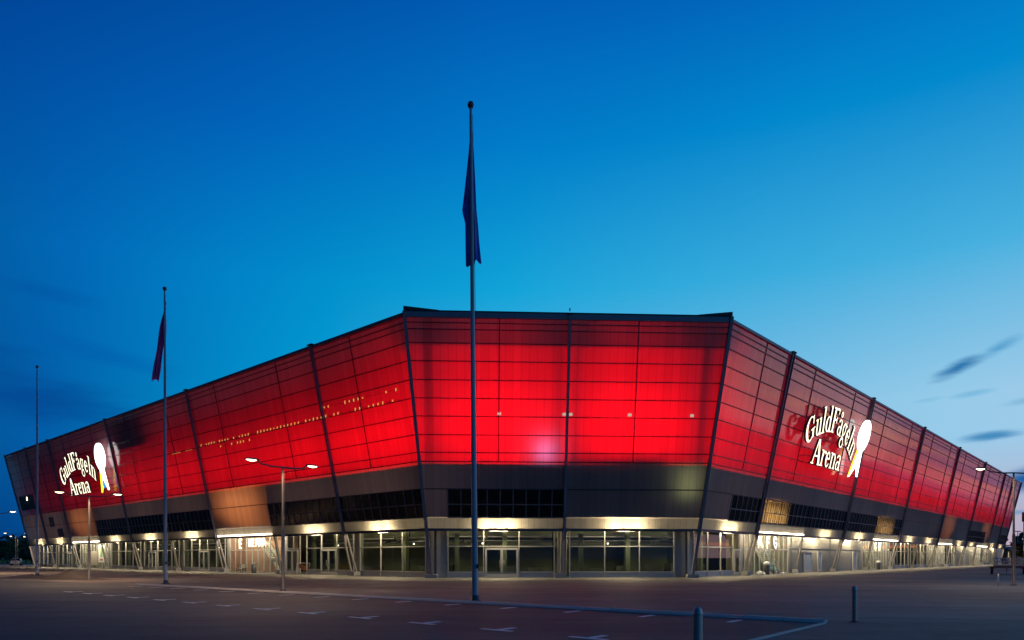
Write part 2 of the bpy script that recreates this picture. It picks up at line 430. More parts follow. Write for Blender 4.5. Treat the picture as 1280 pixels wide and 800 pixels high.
# struts of the ground floor
for side,ss in (('F',[W/2]),('L',[10.5,22.5,34.5,46.5,58.5,70.5,82.5,94.5]),('R',BAYS['R'][1:-1])):
    O,u,n,L=SIDE[side]
    for k,s in enumerate(ss):
        main=(k%2==0)
        sg=1 if side!='F' else 0
        mb=MB()
        if side=='F':
            for d in (-.17,.17): mb.tube([G(side,s+d,.25,.12),P(side,s+d,3.9,.0)],.085,8)
        elif main:
            mb.tube([G(side,s-.45,.3,-.1),P(side,s+.15,4.2,-.15)],.11,8)
            mb.tube([G(side,s-.05,.3,.15),P(side,s+.25,4.2,.05)],.10,8)
        else: mb.tube([G(side,s,.3,.0),P(side,s,4.2,-.12)],.14,8)
        st=part(mb,'ground_strut',M['steel_strut'])
        mb=MB(); c=G(side,s-.2*(1 if main else 0),.19,.05)
        mb.box(c,u*(.5 if main else .35),n*.32,(0,0,.184)); part(mb,'strut_foot',M['concrete'],st)
        # concrete pillar in the glass line
        mb=MB(); c=G(side,s,0,-.72); mb.box(c+Vector((0,0,2.36)),u*.32,n*.22,(0,0,2.355)); part(mb,'concrete_pillar',M['concrete'])
for side,s in (('F',.75),('F',W-.75),('L',.75),('R',.75)):
    O,u,n,L=SIDE[side]
    mb=MB(); c=G(side,s,0,-.72); mb.box(c+Vector((0,0,2.36)),u*.42,n*.22,(0,0,2.355)); part(mb,'concrete_pillar',M['concrete'])

# roof edge and roof ring
for side,bs in BAYS.items():
    O,u,n,L=SIDE[side]
    mb=MB()
    mb.bar(E_(side,0,19.28,.04),E_(side,L,19.28,.04),.16,.40 if side=='F' else .22,n)
    part(mb,'eaves_beam',M['steel_col'])
    mb=MB()
    q=[G(side,s+(1 if s>0 else -1)*TAN*o,z,o) for s,o,z in ((0,K*ZT-.15,19.45),(L,K*ZT-.15,19.45),(L,-11,20.6),(0,-11,20.6))]
    mb.face(q); rt=Vector((0,0,.22 if side=='F' else .10)); mb.face([p+rt for p in q][::-1])
    mb.face([q[0],q[0]+rt,q[1]+rt,q[1]])
    part(mb,'roof',M['roof'])
# raised corner pieces of the roof edge
for s,dr in ((0,1),(W,-1)):
    mb=MB()
    s0=edge('F',s,19.5)-.1*dr
    a=P('F',s0,19.5,.1); b=P('F',s0+dr*2.6,19.5,.1)
    back=nF*-2.2
    mb.face([a,b,b+back,a+back])
    t=Vector((0,0,.36)); 
    mb.face([a,b,b+Vector((0,0,.1)),a+t]); mb.face([a+back,a+back+t,b+back+Vector((0,0,.1)),b+back])
    mb.face([a+t,b+Vector((0,0,.1)),b+back+Vector((0,0,.1)),a+back+t]); mb.face([a,a+t,a+back+t,a+back])
    part(mb,'roof_corner_cap',M['roof'])
mb=MB(); p=P('F',W/2,19.7,0); mb.tube([p,p+Vector((0,0,.22))],.05,6); part(mb,'lightning_rod',M['steel_dark'])
# the sides turned away from the camera
w=(uL+uR).normalized()
AL=A+uL*LL; AL2=AL+w*W; C1=AL2+uR*LR; BR=B+uR*LR; BR2=BR+w*W; C2=BR2+uL*LL
ring=[A,AL,AL2,C1,C2,BR2,BR,B]
cen=sum(ring,Vector())/8
def miter(i,t):
    p=ring[i]; a=ring[i-1]; b=ring[(i+1)%8]
    def nrm(x,y):
        d=(y-x).normalized(); m=Vector((d.y,-d.x,0))
        return m if m.dot((x+y)/2-cen)>0 else -m
    n1,n2=nrm(a,p),nrm(p,b)
    return p+(n1+n2)*(t/(1+n1.dot(n2)))
for i in range(1,6):
    j=i+1
    mb=MB(); zz=[0,4.66,8.9,19.4]
    for z0,z1 in zip(zz,zz[1:]):
        a0,b0,b1,a1=[miter(k,K*z)+Vector((0,0,z)) for k,z in ((i,z0),(j,z0),(j,z1),(i,z1))]
        l=(b0-a0).length
        mb.face([a0,b0,b1,a1],[(0,z0),(l,z0),(l,z1),(0,z1)])
    part(mb,'rear_facade',M['skin_grey'])

# ------------------------------------------------------------------ red light behind the skin
RED=(1,.0004,.003)
POW={'F':[1.4,1.4],'L':[.78,.56,.42,.42,.34,.2,.14,.06,.03],'R':[.48,.50,.50,.48,.52,.52,.54,.54,.52,.48,.44,.38,.32]}
PW=900
for side,bs in BAYS.items():
    O,u,n,L=SIDE[side]
    for i in range(len(bs)-1):
        if not POW[side][i]: continue
        a,b=bs[i],bs[i+1]; z=12.3
        back=5.2 if side=='F' else 3.9; z=12.3 if side=='F' else 11.5; c=G(side,(a+b)/2,z,K*z-back)
        lamp('AREA','red_flood',c,PW*POW[side][i]*(b-a)/12,RED,arena,ROOT,(b-a)*(.45 if side=='F' else .96),1.0,n+Vector((0,0,.02)))
        mb=MB(); mb.box(c-n*.25,u*((b-a)/2-.6),n*.1,(0,0,.3)); part(mb,'flood_housing',M['steel_dark'])
for s in (5.2,15.4): lamp('AREA','red_flood',P('F',s,18.2,-3.2),70,RED,arena,ROOT,6,.4,nF)  # weak extra floods added to lift the top rows of the sheet
# inner steel that throws soft shapes on the sheet
for side,ss in (('F',[.5,W/2,W-.5]),('L',[10.5,34.5,58.5,82.5]),('R',[10.5,34.5,58.5,82.5,106.5,130.5])):
    n=SIDE[side][2]
    for s in ss:
        mb=MB()
        mb.bar(P(side,s,9,-.7),P(side,s,19,-.7),.35,.3,SIDE[side][1])
        mb.bar(P(side,s,18.4,-.8),G(side,s,14.5,-3),.3,.3,SIDE[side][1])
        part(mb,'inner_column',M['steel_mid'])
        mb=MB(); c=P(side,s,12.45,-.25)
        for d in (-.35,.35): mb.box(c+SIDE[side][1]*d,SIDE[side][1]*.16,n*.08,(0,0,.14))
        
def blocker(side,s0,s1,z0,z1,o,name):
    O,u,n,L=SIDE[side]; c=P(side,(s0+s1)/2,(z0+z1)/2,o)
    mb=MB(); mb.box(c,u*(s1-s0)/2,n*.5,(0,0,(z1-z0)/2)); part(mb,name,M['inside_dark'])
blocker('F',10.8,17.5,8.9,10.8,-2.9,'shade_box')  # unseen boxes added to darken the low part of the front sheet
blocker('F',1,7,8.9,9.9,-2.2,'shade_box')
blocker('L',46.9,57.6,14.3,18.7,-2.0,'upper_shade_box')  # unseen box added to keep red light off the top of this bay
lamp('AREA','service_light',P('F',8.7,9.9,-.9),11,(.30,.45,1),arena,ROOT,1.0,1.4,nF)
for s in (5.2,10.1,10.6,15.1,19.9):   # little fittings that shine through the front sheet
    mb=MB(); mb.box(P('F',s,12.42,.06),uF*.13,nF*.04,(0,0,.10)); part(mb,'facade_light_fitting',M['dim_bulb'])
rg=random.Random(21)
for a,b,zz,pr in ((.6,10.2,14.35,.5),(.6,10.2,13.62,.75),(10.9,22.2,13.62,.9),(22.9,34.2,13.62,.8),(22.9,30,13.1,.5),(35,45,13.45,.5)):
    # row of glints added as glowing amber boxes on one thin cable
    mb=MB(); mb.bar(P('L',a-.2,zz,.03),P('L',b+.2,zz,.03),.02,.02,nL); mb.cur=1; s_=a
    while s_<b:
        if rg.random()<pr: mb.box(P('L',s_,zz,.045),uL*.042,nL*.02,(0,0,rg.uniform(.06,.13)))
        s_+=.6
    part(mb,'glint_string',[M['steel_dark'],M['glint']])
# greenish lit room at the right of the front and the warm stair wells
lamp('AREA','room_light',P('F',19.9,7.6,-1.0),9,(.75,.85,.35),arena,ROOT,1.3,2.2,nF)
WARM=(1,.33,.10)
for side,bs in BAYS.items():
    n=SIDE[side][2]
    for i in range(len(bs)-1):
        if (side,i) in (('L',2),('L',6),('R',7),('R',10)): continue
        e={'F':1.2,'L':34+(14 if i>5 else 0),'R':20}[side]
        lamp('AREA','concourse_fill',G(side,(bs[i]+bs[i+1])/2,7.9,-3.5),e,(1,.60,.50),arena,ROOT,(bs[i+1]-bs[i])*.7,1,n+Vector((0,0,-.1)))  # added warm fill behind the bays, brightening the grey sheet
for s0,s1 in ((10.7,17.2),(46.7,55.0)):      # lit stair rooms behind the slatted windows
    mb=MB(); mb.face([G('R',s0,4.86,-.9),G('R',s1,4.86,-.9),G('R',s1,6.95,-.9),G('R',s0,6.95,-.9)])
    mb.face([G('R',s0,6.95,-.9),G('R',s1,6.95,-.9),G('R',s1,6.95,K*6.95-.08),G('R',s0,6.95,K*6.95-.08)]); part(mb,'stair_room_wall',M['beige_wall'])
    for s in (s0,s1): part((lambda m:(m.face([G('R',s,4.86,-.9),G('R',s,6.95,-.9),G('R',s,6.95,K*6.9-.1),G('R',s,4.86,K*4.9-.1)]),m)[1])(MB()),'stair_room_wall',M['beige_wall'])
    lamp('AREA','stair_room_light',G('R',(s0+s1)/2-.8,6.8,.35),1400,(1,.55,.18),arena,ROOT,(s1-s0)*.45,.3,-nR*.6-Vector((0,0,.9)))
for side,s0,s1,e in (('L',22.5,34.5,260),('L',70.5,82.5,150),('R',82.5,94.5,120),('R',118.5,130.5,120)):
    O,u,n,L=SIDE[side]
    lamp('AREA','stair_light',G(side,(s0+s1)/2,8.3,-1.6),e,WARM,arena,ROOT,(s1-s0)*.6,.6,n+Vector((0,0,-.9)))
    for s in (s0,s1):
        mb=MB(); mb.face([G(side,s,4.85,K*4.9-.06),G(side,s,8.78,K*8.8-.06),G(side,s,8.78,-7),G(side,s,4.85,-7)]); part(mb,'partition_wall',M['inside'])
    mb=MB(); mb.box(G(side,(s0+s1)/2,6.0,-.9),u*(s1-s0)*.33+Vector((0,0,1.4)),n*.5,(0,0,.18)); part(mb,'stair_flight',M['slab'])

# ------------------------------------------------------------------ ground floor
GO=-.5
def frames(mb,side,s0,s1,z0,z1,nv,zs,w=.075):
    O,u,n,L=SIDE[side]
    for k in range(nv+1):
        s=s0+(s1-s0)*k/nv
        mb.bar(G(side,s,z0,GO+.03),G(side,s,z1,GO+.03),w,.12,u)
    for z in zs: mb.bar(G(side,s0,z,GO+.035),G(side,s1,z,GO+.035),.10,w,n)
def glazing(side,s0,s1,nv,back=True,tint='glass'):
    O,u,n,L=SIDE[side]
    mb=MB(); mb.face([G(side,s0,.45,GO),G(side,s1,.45,GO),G(side,s1,3.95,GO),G(side,s0,3.95,GO)])
    gw=part(mb,'glass_wall',M[tint])
    mb=MB(); frames(mb,side,s0,s1,.0,3.95,nv,(.45,2.5,3.9)); part(mb,'window_frame',M['alu'],gw)
    mb=MB(); mb.box(G(side,(s0+s1)/2,.22,GO),u*((s1-s0)/2),n*.03,(0,0,.21)); part(mb,'sill_panel',M['sill'],gw)
    return gw
def door(side,sc,leaves=2,w=2.5,h=2.35,blue=False):
    O,u,n,L=SIDE[side]; o=GO+.10
    mb=MB()
    ed=[sc-w/2+w*k/leaves for k in range(leaves+1)]
    for s in ed: mb.bar(G(side,s,0.01,o),G(side,s,h,o),.16 if s in(ed[0],ed[-1]) else .2,.12,u)
    for z in (.16,h-.05): mb.bar(G(side,ed[0],z,o+.005),G(side,ed[-1],z,o+.005),.12,.3 if z<1 else .16,n)
    d=part(mb,'entrance_door',M['alu'])
    if blue:
        mb=MB(); mb.box(G(side,sc,h/2,o-.03),u*(w/2-.06),n*.03,(0,0,h/2-.05)); part(mb,'door_leaf',M['door_blue'],d)
    else:
        mb=MB(); mb.face([G(side,ed[0]+.08,.3,o),G(side,ed[-1]-.08,.3,o),G(side,ed[-1]-.08,h-.1,o),G(side,ed[0]+.08,h-.1,o)]); part(mb,'door_glass',M['glass'],d)
    for s in ([sc-.17,sc+.17] if leaves==2 else [ed[-1]-.22]):
        mb=MB(); mb.tube([G(side,s,.85,o+.08),G(side,s,.85,o+.15),G(side,s,1.35,o+.15),G(side,s,1.35,o+.08)],.025,6); part(mb,'door_handle',M['steel_mid'],d)
    return d
def room(side,s0,s1,green=True,light=30,col=(.80,1,.50)):
    """furnishing of the room behind the glass"""
    O,u,n,L=SIDE[side]
    mb=MB(); q=[G(side,s,.012,o) for s,o in ((s0,GO+.02),(s1,GO+.02),(s1,-6.9),(s0,-6.9))]; mb.face(q); part(mb,'interior_floor',M['floor'])
    mb=MB(); mb.face([G(side,s0,0,-6.5),G(side,s1,0,-6.5),G(side,s1,4.7,-6.5),G(side,s0,4.7,-6.5)]); part(mb,'interior_back_wall',M['inside_green'] if green else M['inside'])
    k=s0+1.7
    while k<s1-1:
        mb=MB(); mb.box(G(side,k,2.36,-2.2),u*.18,n*.18,(0,0,2.35)); k+=3.9
        part(mb,'interior_column',M['inside_green'])
    for z,d in ((3.0,-4),(3.4,-5)): part(MB().tube([G(side,s0+.2,z,d),G(side,s1-.2,z,d)],.12,6),'ventilation_duct',M['steel_mid'])
    k=s0+1
    rng=random.Random(int(s0*10)+ord(side))
    while k<s1-1.6:
        hgt=rng.uniform(.5,1.1); part(MB().box(G(side,k,hgt/2+.013,-rng.uniform(2.8,5)),u*rng.uniform(.3,.8),n*.35,(0,0,hgt/2)),'counter',M['inside_dark']); k+=rng.uniform(1.6,3.4)
    if light:
        light*=.6; col=(1,.93,.62)
        lamp('POINT','interior_light',G(side,(s0+s1)/2+1.1,3.5,-3.6),light,col,arena,ROOT,.3)
        mb=MB(); mb.lathe(G(side,s0+(s1-s0)*.38,2.75,-1.6),[(0,-.07),(.07,-.04),(.07,.04),(0,.07)],8); part(mb,'pendant_lamp',M['bulb'])
def soffit_lamp(side,s,e=700,strip=None):
    O,u,n,L=SIDE[side]
    if strip is None:
        for d in (-.8,.8): lamp('POINT','soffit_lamp_light',G(side,s+d,4.08,.10),e*(.72 if side=='F' else .62),(1,.80,.48),arena,ROOT,.07)
        lamp('AREA','plaza_flood',P(side,s,3.6,-.05),e*(.17 if side=='F' else .19),(1,.78,.46),arena,ROOT,1.4,.12,n*.88-Vector((0,0,.5)))
        mb=MB(); mb.box(G(side,s,4.66,.2),u*.6,n*.07,(0,0,.05)); part(mb,'soffit_lamp',M['alu'])
        mb=MB(); mb.tube([G(side,s-.9,3.86,GO+.13),G(side,s+.9,3.86,GO+.13)],.028,8); part(mb,'tube_light',M['warm_lamp'])
    else:
        a,b=strip
        mb=MB(); mb.bar(P(side,a+.3,3.93,.05),P(side,b-.3,3.93,.05),.04,.10,n); part(mb,'light_strip',M['warm_lamp'])
        lamp('AREA','strip_light',G(side,(a+b)/2,4.05,.42),e*3.4,(1,.84,.58),arena,ROOT,b-a-.5,.15,-n*.55-Vector((0,0,.8)))
        lamp('AREA','strip_wash',G(side,(a+b)/2,3.95,.35),e*.6,(1,.84,.58),arena,ROOT,b-a-.5,.12,n*.8+Vector((0,0,.6)))
def letters(side,items,zb,h,name='wall_letter'):
    """upright block letters fixed to the glass line: items = (char, s of its left edge)"""
    O,u,n,L=SIDE[side]; dr=-1 if side=='L' else 1
    for ch,s in items:
        mb=MB(); fr=lambda x,y,d: G(side,s+dr*x*h,zb+y*h,GO+.12+d)
        for poly in block(ch): mb.prism(poly,fr,.06)
        part(mb,name,M['white'],None,'white block letter '+ch)
def stroke(a,b,w):
    dx,dy=b[0]-a[0],b[1]-a[1]; l=math.hypot(dx,dy); px,py=-dy/l*w/2,dx/l*w/2
    return [(a[0]+px,a[1]+py),(a[0]-px,a[1]-py),(b[0]-px,b[1]-py),(b[0]+px,b[1]+py)]
def block(ch):
    t=.19; S=lambda *p:[stroke(p[i],p[i+1],t) for i in range(len(p)-1)]
    if ch=='E': return S((.1,0),(.1,1))+S((.1,.905),(.55,.905))+S((.1,.5),(.48,.5))+S((.1,.095),(.55,.095))
    if ch=='F': return S((.1,0),(.1,1))+S((.1,.905),(.55,.905))+S((.1,.5),(.48,.5))
    if ch=='H': return S((.1,0),(.1,1))+S((.58,0),(.58,1))+S((.1,.5),(.58,.5))
    if ch=='M': return S((.1,0),(.1,1))+S((.74,0),(.74,1))+S((.1,.97),(.42,.35),(.74,.97))
    if ch=='A': return S((.06,0),(.36,1),(.66,0))+S((.16,.3),(.56,.3))
    if ch=='N': return S((.1,0),(.1,1))+S((.6,0),(.6,1))+S((.1,.96),(.6,.04))
    if ch=='G': return S((.64,.78),(.5,.92),(.28,.92),(.12,.72),(.12,.28),(.28,.08),(.5,.08),(.62,.2),(.62,.46),(.38,.46))
    return []
def litwall(side,s0,s1,pink,e=150):
    O,u,n,L=SIDE[side]
    mb=MB(); mb.face([G(side,s0,.02,GO),G(side,s1,.02,GO),G(side,s1,3.95,GO),G(side,s0,3.95,GO)])
    gw=part(mb,'glass_wall',M['glass'])
    mb=MB(); frames(mb,side,s0,s1,0,3.95,9,(.08,2.4,3.9),.06); part(mb,'window_frame',M['alu'],gw)
    mb=MB(); mb.face([G(side,s0,0,-2.2),G(side,s1,0,-2.2),G(side,s1,4.7,-2.2),G(side,s0,4.7,-2.2)],[(s0,0),(s1,0),(s1,4.7),(s0,4.7)])
    part(mb,'rendered_wall',M['pink_wall'] if pink else M['beige_wall'])
    mb=MB(); q=[G(side,s,.012,o) for s,o in ((s0,GO+.02),(s1,GO+.02),(s1,-2.2),(s0,-2.2))]; mb.face(q); part(mb,'interior_floor',M['floor'])
    for s in (s0+.03,s1-.03):
        mb=MB(); mb.face([G(side,s,.015,GO-.05),G(side,s,.015,-2.2),G(side,s,4.7,-2.2),G(side,s,4.7,GO-.05)]); part(mb,'rendered_wall',M['pink_wall'] if pink else M['beige_wall'])
    # flight of stairs with its white string and rail
    d=-1 if side=='L' else 1
    m=(s0+s1)/2
    a=G(side,m-d*.2,3.2,-1.1); b=G(side,m+d*4.2,.05,-1.1)
    st=MB()
    for off in (0,.9): st.bar(a-n*off,b-n*off,.06,.34,n)
    for k in range(15):
        f=(k+.5)/15; c=a*(1-f)+b*f-n*.45; st.box(c,u*.14,n*.42,(0,0,.02))
    so=part(st,'staircase',M['white'])
    mb=MB()
    up=Vector((0,0,.95)); mb.tube([a+up,b+up],.03,6); mb.tube([a+up*.55,b+up*.55],.02,6)
    for k in range(6): f=k/5; c=a*(1-f)+b*f; mb.tube([c,c+up],.022,6)
    part(mb,'stair_railing',M['white'],so)
    lamp('AREA','wall_wash',G(side,m,3.9,-.9),e*.6,(1,.82,.55),arena,ROOT,s1-s0-.6,.3,Vector((0,0,-1))-n*.6)
def metalwall(side,s0,s1,doors):
    O,u,n,L=SIDE[side]
    mb=MB(); mb.face([G(side,s0,.0,GO),G(side,s1,.0,GO),G(side,s1,4.7,GO),G(side,s0,4.7,GO)],[(s0,0),(s1,0),(s1,4.7),(s0,4.7)])
    part(mb,'corrugated_wall',M['metal_wall'])
    mb=MB(); mb.bar(G(side,s0,2.6,GO+.03),G(side,s1,2.6,GO+.03),.05,.09,n); part(mb,'wall_rail',M['alu'])
    for s,w_ in doors: door(side,s,1,w_,2.3,True)

# front
glazing('F',1.25,9.7,3); room('F',.2,10.2,True,14,(.85,1,.7)); door('F',5.5,2,2.5)
glazing('F',10.95,19.4,3); room('F',10.4,20.5,True,24)
# left, counted from the front corner
glazing('L',1.25,10.0,3); room('L',.2,10.4,True,22,(.9,1,.45))
glazing('L',11.0,18.6,3); room('L',10.6,22.3,True,26,(.95,1,.35)); door('L',14.8,2,2.4)
glazing('L',19.8,22.1,2,tint='glass'); door('L',21.1,2,2.0)
litwall('L',23.0,34.0,True,190)
glazing('L',35.2,45.8,5); room('L',34.6,46.4,True,16); door('L',40.3,2,2.4)
glazing('L',47.2,57.9,5); room('L',46.6,58.4,True,30); door('L',55.2,2,2.2)
glazing('L',59.2,69.8,4); room('L',58.6,70.4,True,22)
litwall('L',71.0,82.0,False,190)
glazing('L',83.2,93.9,5); room('L',82.6,94.4,True,26); door('L',88.2,2,2.2)
glazing('L',95.2,104.6,4); room('L',94.6,104.9,True,26)
# right
glazing('R',1.25,8.6,3); room('R',.2,10.4,True,20); door('R',9.3,1,1.1)
litwall('R',10.9,21.4,False,150)
metalwall('R',21.6,34.2,[(27.0,2.1),(30.7,1.2)])
metalwall('R',34.8,46.2,[(43.4,1.6)])
litwall('R',46.8,57.6,False,150)
for a,b,dd in ((58.5,70.5,60.8),(70.5,82.5,78.5),(94.5,106.5,104)):
    glazing('R',a+.7,b-.6,5); room('R',a+.1,b-.1,True,24,(.9,1,.6)); door('R',dd,2,2.0)
litwall('R',82.8,94.2,False,130)
metalwall('R',106.8,118.2,[(113,1.1)]); litwall('R',118.8,130.2,False,120); glazing('R',131,142,5); room('R',130.6,142.4,True,20); metalwall('R',142.8,152.6,[(148,1.1)])
# under-soffit lamps
for side,s in (('F',5.2),('F',15.2),('L',5.3),('L',15.2),('L',40.5),('L',52.5),('L',64.5),('L',88.5),('L',99),
               ('R',5),('R',28.5),('R',40.5),('R',64.5),('R',76.5),('R',100.5),('R',112.5),('R',136),('R',147.5)):
    soffit_lamp(side,s)
for side,a,b in (('L',22.5,34.5),('L',70.5,82.5),('R',10.5,22.5),('R',46.5,58.5),('R',82.5,94.5),('R',118.5,130.5)):
    soffit_lamp(side,0,200,(a,b))
letters('L',[('E',31.8)],2.55,1.1); letters('L',[(c,29.7-.74*k) for k,c in enumerate('HEMMA')],2.75,.85)
letters('R',[('N',13.8),('F',15.8),('G',17.5)],2.5,1.15); letters('R',[('G',51.7),('H',53.6)],2.5,1.15)
# bulkhead lamps on the corrugated walls
for s in (29.0,41.3): 
    lamp('POINT','bulkhead_light',G('R',s,3.5,GO+.35),80,(1,.85,.6),arena,ROOT,.06)
    mb=MB(); mb.box(G('R',s,3.62,GO+.08),uR*.18,nR*.07,(0,0,.08)); part(mb,'bulkhead_lamp',M['warm_lamp'])
# small square windows and the louvre at the far left
for s0,s1,z0,z1 in ((89.0,91.2,6.6,8.1),(85.6,88.2,4.95,6.2)):
    mb=MB(); panel(mb,'L',s0,s1,z0,z1,1,.03); wi=part(mb,'window',M['glass_dark'])
    mb=MB()
    for z in (z0,z1): mb.bar(P('L',s0,z,.05),P('L',s1,z,.05),.06,.08,nL)
    for s in (s0,(s0+s1)/2,s1): mb.bar(P('L',s,z0,.05),P('L',s,z1,.05),.08,.06,uL)
    part(mb,'window_frame',M['steel_mid'],wi)
mb=MB(); panel(mb,'L',96.4,104.6,9.75,12.1,1,.06); lv=part(mb,'louvre_window',M['inside_dark'])
mb=MB()
for k in range(14): s=96.5+8*k/13; mb.bar(P('L',s,9.8,.1),P('L',s,12.05,.1),.16,.06,uL)
part(mb,'louvre_slat',M['steel_mid'],lv)
mb=MB(); mb.box(P('L',99.9,11.6,.14),uL*.16,nL*.03,(0,0,.3)); part(mb,'louvre_lamp',M['bulb'],lv)
# print panels and banner on the far lit wall
mb=MB(); mb.box(G('L',73.6,2.2,GO+.15),uL*1.15,nL*.03,(0,0,1.3)); bn=tag(mb.obj('banner',M['white']),'white banner with a green field and red foot on a lit wall','banner')
mb=MB(); mb.box(G('L',73.6,2.45,GO+.19),uL*.4,nL*.01,(0,0,.75)); mb.obj('print_field',M['banner_green'],bn)
mb=MB(); mb.box(G('L',73.6,1.32,GO+.19),uL*.6,nL*.01,(0,0,.13)); mb.obj('print_foot',M['banner_red'],bn)
mb=MB(); mb.box(G('L',76.6,1.5,GO+.15),uL*1.2,nL*.03,(0,0,1.05)); tag(mb.obj('notice_board',M['beige_wall']),'pale blank notice board beside the green banner on the lit wall','notice board')

# ------------------------------------------------------------------ lit name signs
def arc(cx,cy,rx,ry,a0,a1,w0,w1=None,n=14):
    w1=w0 if w1 is None else w1
    o=[];i=[]
    for k in range(n+1):
        f=k/n; a=R(a0+(a1-a0)*f)
        w=(w0+(w1-w0)*(.5-.5*math.cos(2*math.pi*f)))/2
        o.append((cx+(rx+w)*math.cos(a),cy+(ry+w*.6)*math.sin(a))); i.append((cx+(rx-w)*math.cos(a),cy+(ry-w*.6)*math.sin(a)))
    return [[o[k],o[k+1],i[k+1],i[k]] for k in range(n)]
def serif(x,y,w=.17,h=.05): return [(x-w,y),(x+w,y),(x+w,y+h),(x-w,y+h)]
T=.135
GL={
 'G':(.95,lambda: arc(.47,.5,.36,.46,48,325,.06,.20,22)+[stroke((.76,.08),(.76,.42),.15),serif(.74,.40,.2),stroke((.74,.62),(.74,.95),.07)]),
 'u':(.74,lambda:[stroke((.16,.2),(.16,.66),T),serif(.1,.62,.12,.06),stroke((.56,0),(.56,.66),T),serif(.5,.62,.12,.06),serif(.62,0,.13,.05)]+arc(.34,.2,.18,.17,180,360,T,.09,8)),
 'l':(.40,lambda:[stroke((.2,0),(.2,1.05),T),serif(.2,0),serif(.14,1.0,.12)]),
 'd':(.76,lambda:arc(.32,.33,.21,.30,0,360,.07,.10,18)+arc(.32,.33,.22,.3,100,260,.1,.17,10)+[stroke((.57,0),(.57,1.05),T),serif(.52,1.0,.12),serif(.62,0,.12)]),
 'F':(.80,lambda:[stroke((.2,0),(.2,1),.17),serif(.2,0,.2),serif(.14,.95,.16),stroke((.2,.965),(.76,.965),.08),stroke((.73,.78),(.73,1),.07),stroke((.2,.53),(.56,.53),.07),stroke((.55,.4),(.55,.66),.06)]),
 'a':(.70,lambda:arc(.3,.19,.19,.17,0,360,.08,.11,16)+[stroke((.53,0),(.53,.48),T),serif(.58,0,.11)]+arc(.33,.47,.20,.17,0,165,.14,.08,10)),
 'g':(.72,lambda:arc(.33,.42,.20,.23,0,360,.09,.13,18)+arc(.34,-.16,.24,.18,0,360,.08,.11,18)+[stroke((.26,.2),(.2,.06),.08),stroke((.2,.05),(.5,.02),.08),stroke((.5,.58),(.66,.64),.08)]),
 'e':(.68,lambda:arc(.33,.33,.23,.30,10,330,.08,.17,18)+[stroke((.12,.37),(.56,.37),.07)]),
 'n':(.80,lambda:[stroke((.18,0),(.18,.66),T),serif(.18,0,.15),serif(.12,.62,.12),stroke((.6,0),(.6,.45),T),serif(.6,0,.15)]+arc(.39,.44,.21,.20,0,180,T,.08,9)),
 'A':(1.0,lambda:[stroke((.12,0),(.47,1.02),.07),stroke((.86,0),(.50,1.02),.18),stroke((.26,.34),(.68,.34),.06),serif(.12,0,.15),serif(.86,0,.17)]),
 'r':(.60,lambda:[stroke((.18,0),(.18,.66),T),serif(.18,0,.16),serif(.12,.62,.12)]+arc(.4,.42,.2,.2,35,180,.17,.09,8)),
}
GL['å']=(.70,lambda:GL['a'][1]()+arc(.3,.86,.10,.10,0,360,.08,.08,14))
